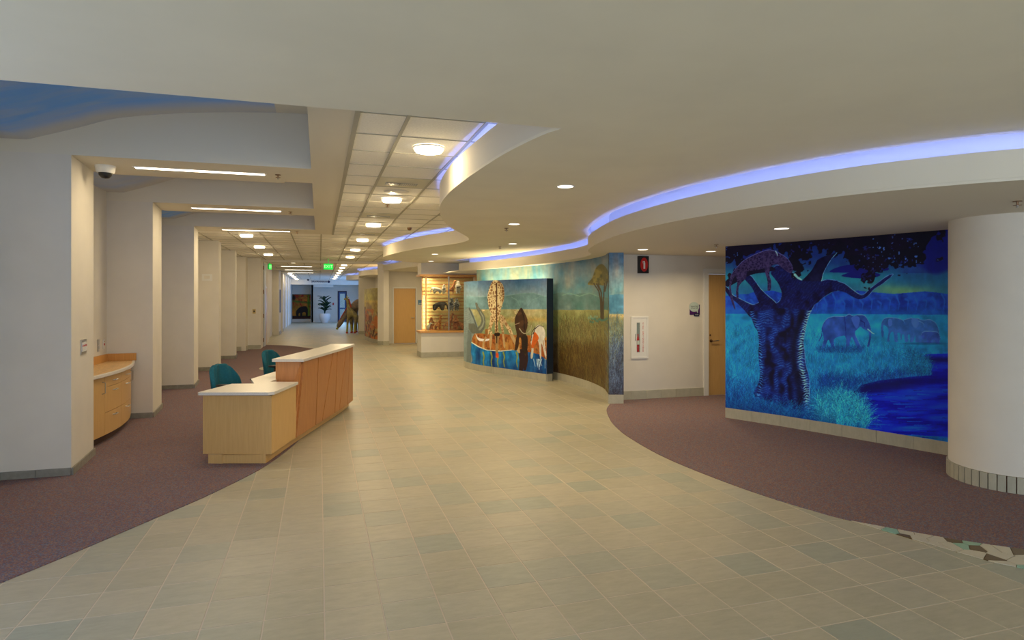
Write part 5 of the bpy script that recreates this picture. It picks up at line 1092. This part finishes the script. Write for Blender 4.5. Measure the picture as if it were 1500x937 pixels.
# exit signs
def exit_sign(x, y, rz, label, z=2.80):
    t = empty('exit_sign', (x, y, z), rz, label=label, cat='exit sign', group='green exit signs')
    MB().box((-.155,-.022,-.10),(.155,.022,.10)).build('box', M['exitd'], t)
    MB().box((-.15,-.026,-.095),(.15,-.022,.095)).build('face', M['exit'], t); MB().box((-.012,-.012,.10),(.012,.012,3.066-z)).build('stem', M['exitd'], t)
    text('EXIT', .14, mat('exit_letter', (.5,.9,.5), .5, emit=.9, ecol=(.35,1,.4)), t, Matrix.Translation((0,-.0275,0)) @ FR)
exit_sign(.29, 22.2, 0, 'glowing green exit sign hanging under the header'); exit_sign(-1.72, 24.1, math.radians(78), 'green exit sign seen edge-on beside the left jamb', 2.86)

# ------------------------------------------------------------------ plant
t = empty('potted_palm', (.36, 46.9, 0), 0, label='dark green palm in a white round pot at the far end of the hall', cat='plant')
MB().lathe([(.001,0),(.22,0),(.36,.28),(.40,.52),(.36,.66),(.31,.66),(.31,.58),(.001,.58)], (0,0,0), 28).build('pot', M['pot'], t, smooth=True)
st = MB()
rr = random.Random(5); stems = []
for k in range(5): a = rr.uniform(0, 6.28); st.tube([(0,0,.55),(.08*math.cos(a),.08*math.sin(a),1.0),(.16*math.cos(a),.16*math.sin(a),1.35)], .018); stems.append(a)
st.build('stem', M['leafd'], t)
for k in range(34):
    a = k*2.4+rr.uniform(-.3,.3); h0 = rr.uniform(.85,1.75); L = rr.uniform(.45,.75); up = rr.uniform(.5,1.3); vs = []; fs = []; n = 7
    for i in range(n+1):
        q = i/n; r_ = L*q*math.cos(up*.6); z = h0+L*math.sin(up)*q-.45*q*q*L; wv = .11*math.sin(PI*min(1, q*.9+.08))
        for s_ in (-1, 1): vs.append((r_*math.cos(a)-s_*wv*math.sin(a), r_*math.sin(a)+s_*wv*math.cos(a), z-.02*abs(s_)))
        vs.append((r_*math.cos(a), r_*math.sin(a), z+.02))
    for i in range(n): b = i*3; fs += [(b, b+3, b+5, b+2), (b+2, b+5, b+4, b+1)]
    o = MB().add(vs, fs).build('leaf', M['leafd'], t); o.modifiers.new('s', 'SOLIDIFY').thickness = .006

# ------------------------------------------------------------------ giraffe sculptures
U = .0356
def G(px, py, w_=0): return ((px-510)*U, w_, (487-py)*U)
t = empty('giraffe_sculpture', (1.38, 32.55, 0), -TH, label='large patchwork giraffe sculpture bending its head to the floor', cat='sculpture')
P = [G(531,446,.25),G(524,444,.22),G(518,446,.2),G(513,453,.15),G(507,460,.1),G(502,468,.05),G(499,473,.0),G(495,480,-.02)]; R_ = [.30,.33,.27,.17,.14,.12,.15,.08]; E = [(i,i+1) for i in range(7)]
for root, x in ((0, 533), (2, 517)):
    for s_ in (-1, 1):
        b = len(P); P += [G(x+s_, 458, .22+s_*.14), G(x+s_*1.5, 472, .22+s_*.16), G(x+s_*2, 484.6, .22+s_*.16)]; R_ += [.12,.065,.05]; E += [(root,b),(b,b+1),(b+1,b+2)]
skin('body', FM['patch'], P, E, R_, t, sub=2)
MB().tube([G(512,446,.0),G(508.5,452,-.02),G(503,461,-.05),G(499,468,-.08)], [.02,.028,.026,.015]).build('mane', M['red'] if False else FM['redp'], t, smooth=True)
for s_ in (-1, 1):
    MB().tube([G(500,471,s_*.04),G(500+s_*3.2,470,s_*.1)], [.03,.012]).build('ear', FM['redp'], t)
    MB().tube([G(501,471,s_*.05),G(502.5,468.2,s_*.05)], .018).build('horn', FM['yellow'], t)
MB().ball(G(494.6,481,-.02), (.07,.06,.06)).build('muzzle', FM['yellow'], t, smooth=True)
for s_ in (-1, 1): MB().lathe([(.05,0),(.07,.02),(.05,.09)], (*G(517+s_*2,487,.22+s_*.16)[:2],0), 12).build('hoof', FM['redp'], t); MB().lathe([(.05,0),(.07,.02),(.05,.09)], (*G(533+s_*2,487,.22+s_*.16)[:2],0), 12).build('hoof', FM['redp'], t)
t = empty('giraffe_sculpture', (1.38, 32.0, 0), -TH, label='small patchwork giraffe sculpture standing upright in front of the large one', cat='sculpture')
P = [G(521,460),G(517,459.5),G(512,459),G(510,450),G(508.5,441),G(507,438.5),G(503.5,440)]; R_ = [.16,.19,.17,.10,.075,.075,.04]; E = [(i,i+1) for i in range(6)]
for root, x in ((0, 521.5), (2, 511)):
    for s_ in (-1, 1):
        b = len(P); P += [G(x+s_*1.2,467,s_*.08), G(x+s_*2,476,s_*.1), G(x+s_*2.4,485,s_*.1)]; R_ += [.08,.045,.035]; E += [(root,b),(b,b+1),(b+1,b+2)]
skin('body', FM['patch2'], P, E, R_, t, sub=2)
for x in (521.5, 511):
    for s_ in (-1, 1):
        g1 = G(x+s_*1.8,475,s_*.1); g2 = G(x+s_*2.4,485,s_*.1); MB().tube([g1, g2], [.052,.042]).build('stocking', FM['yellow'], t, smooth=True); MB().lathe([(.05,0),(.065,.02),(.045,.08)], (g2[0],g2[1],0), 12).build('hoof', FM['redp'], t)
MB().tube([G(510.3,439),G(512,445),G(513.6,451)], .03).build('mane', FM['redp'], t)
for s_ in (-1, 1): MB().tube([G(507.5,437,s_*.03),G(508,434.3,s_*.05)], .014).build('horn', FM['yellow'], t); MB().tube([G(508,438,s_*.05),G(509.5,437,s_*.14)], [.025,.01]).build('ear', FM['yellow'], t)
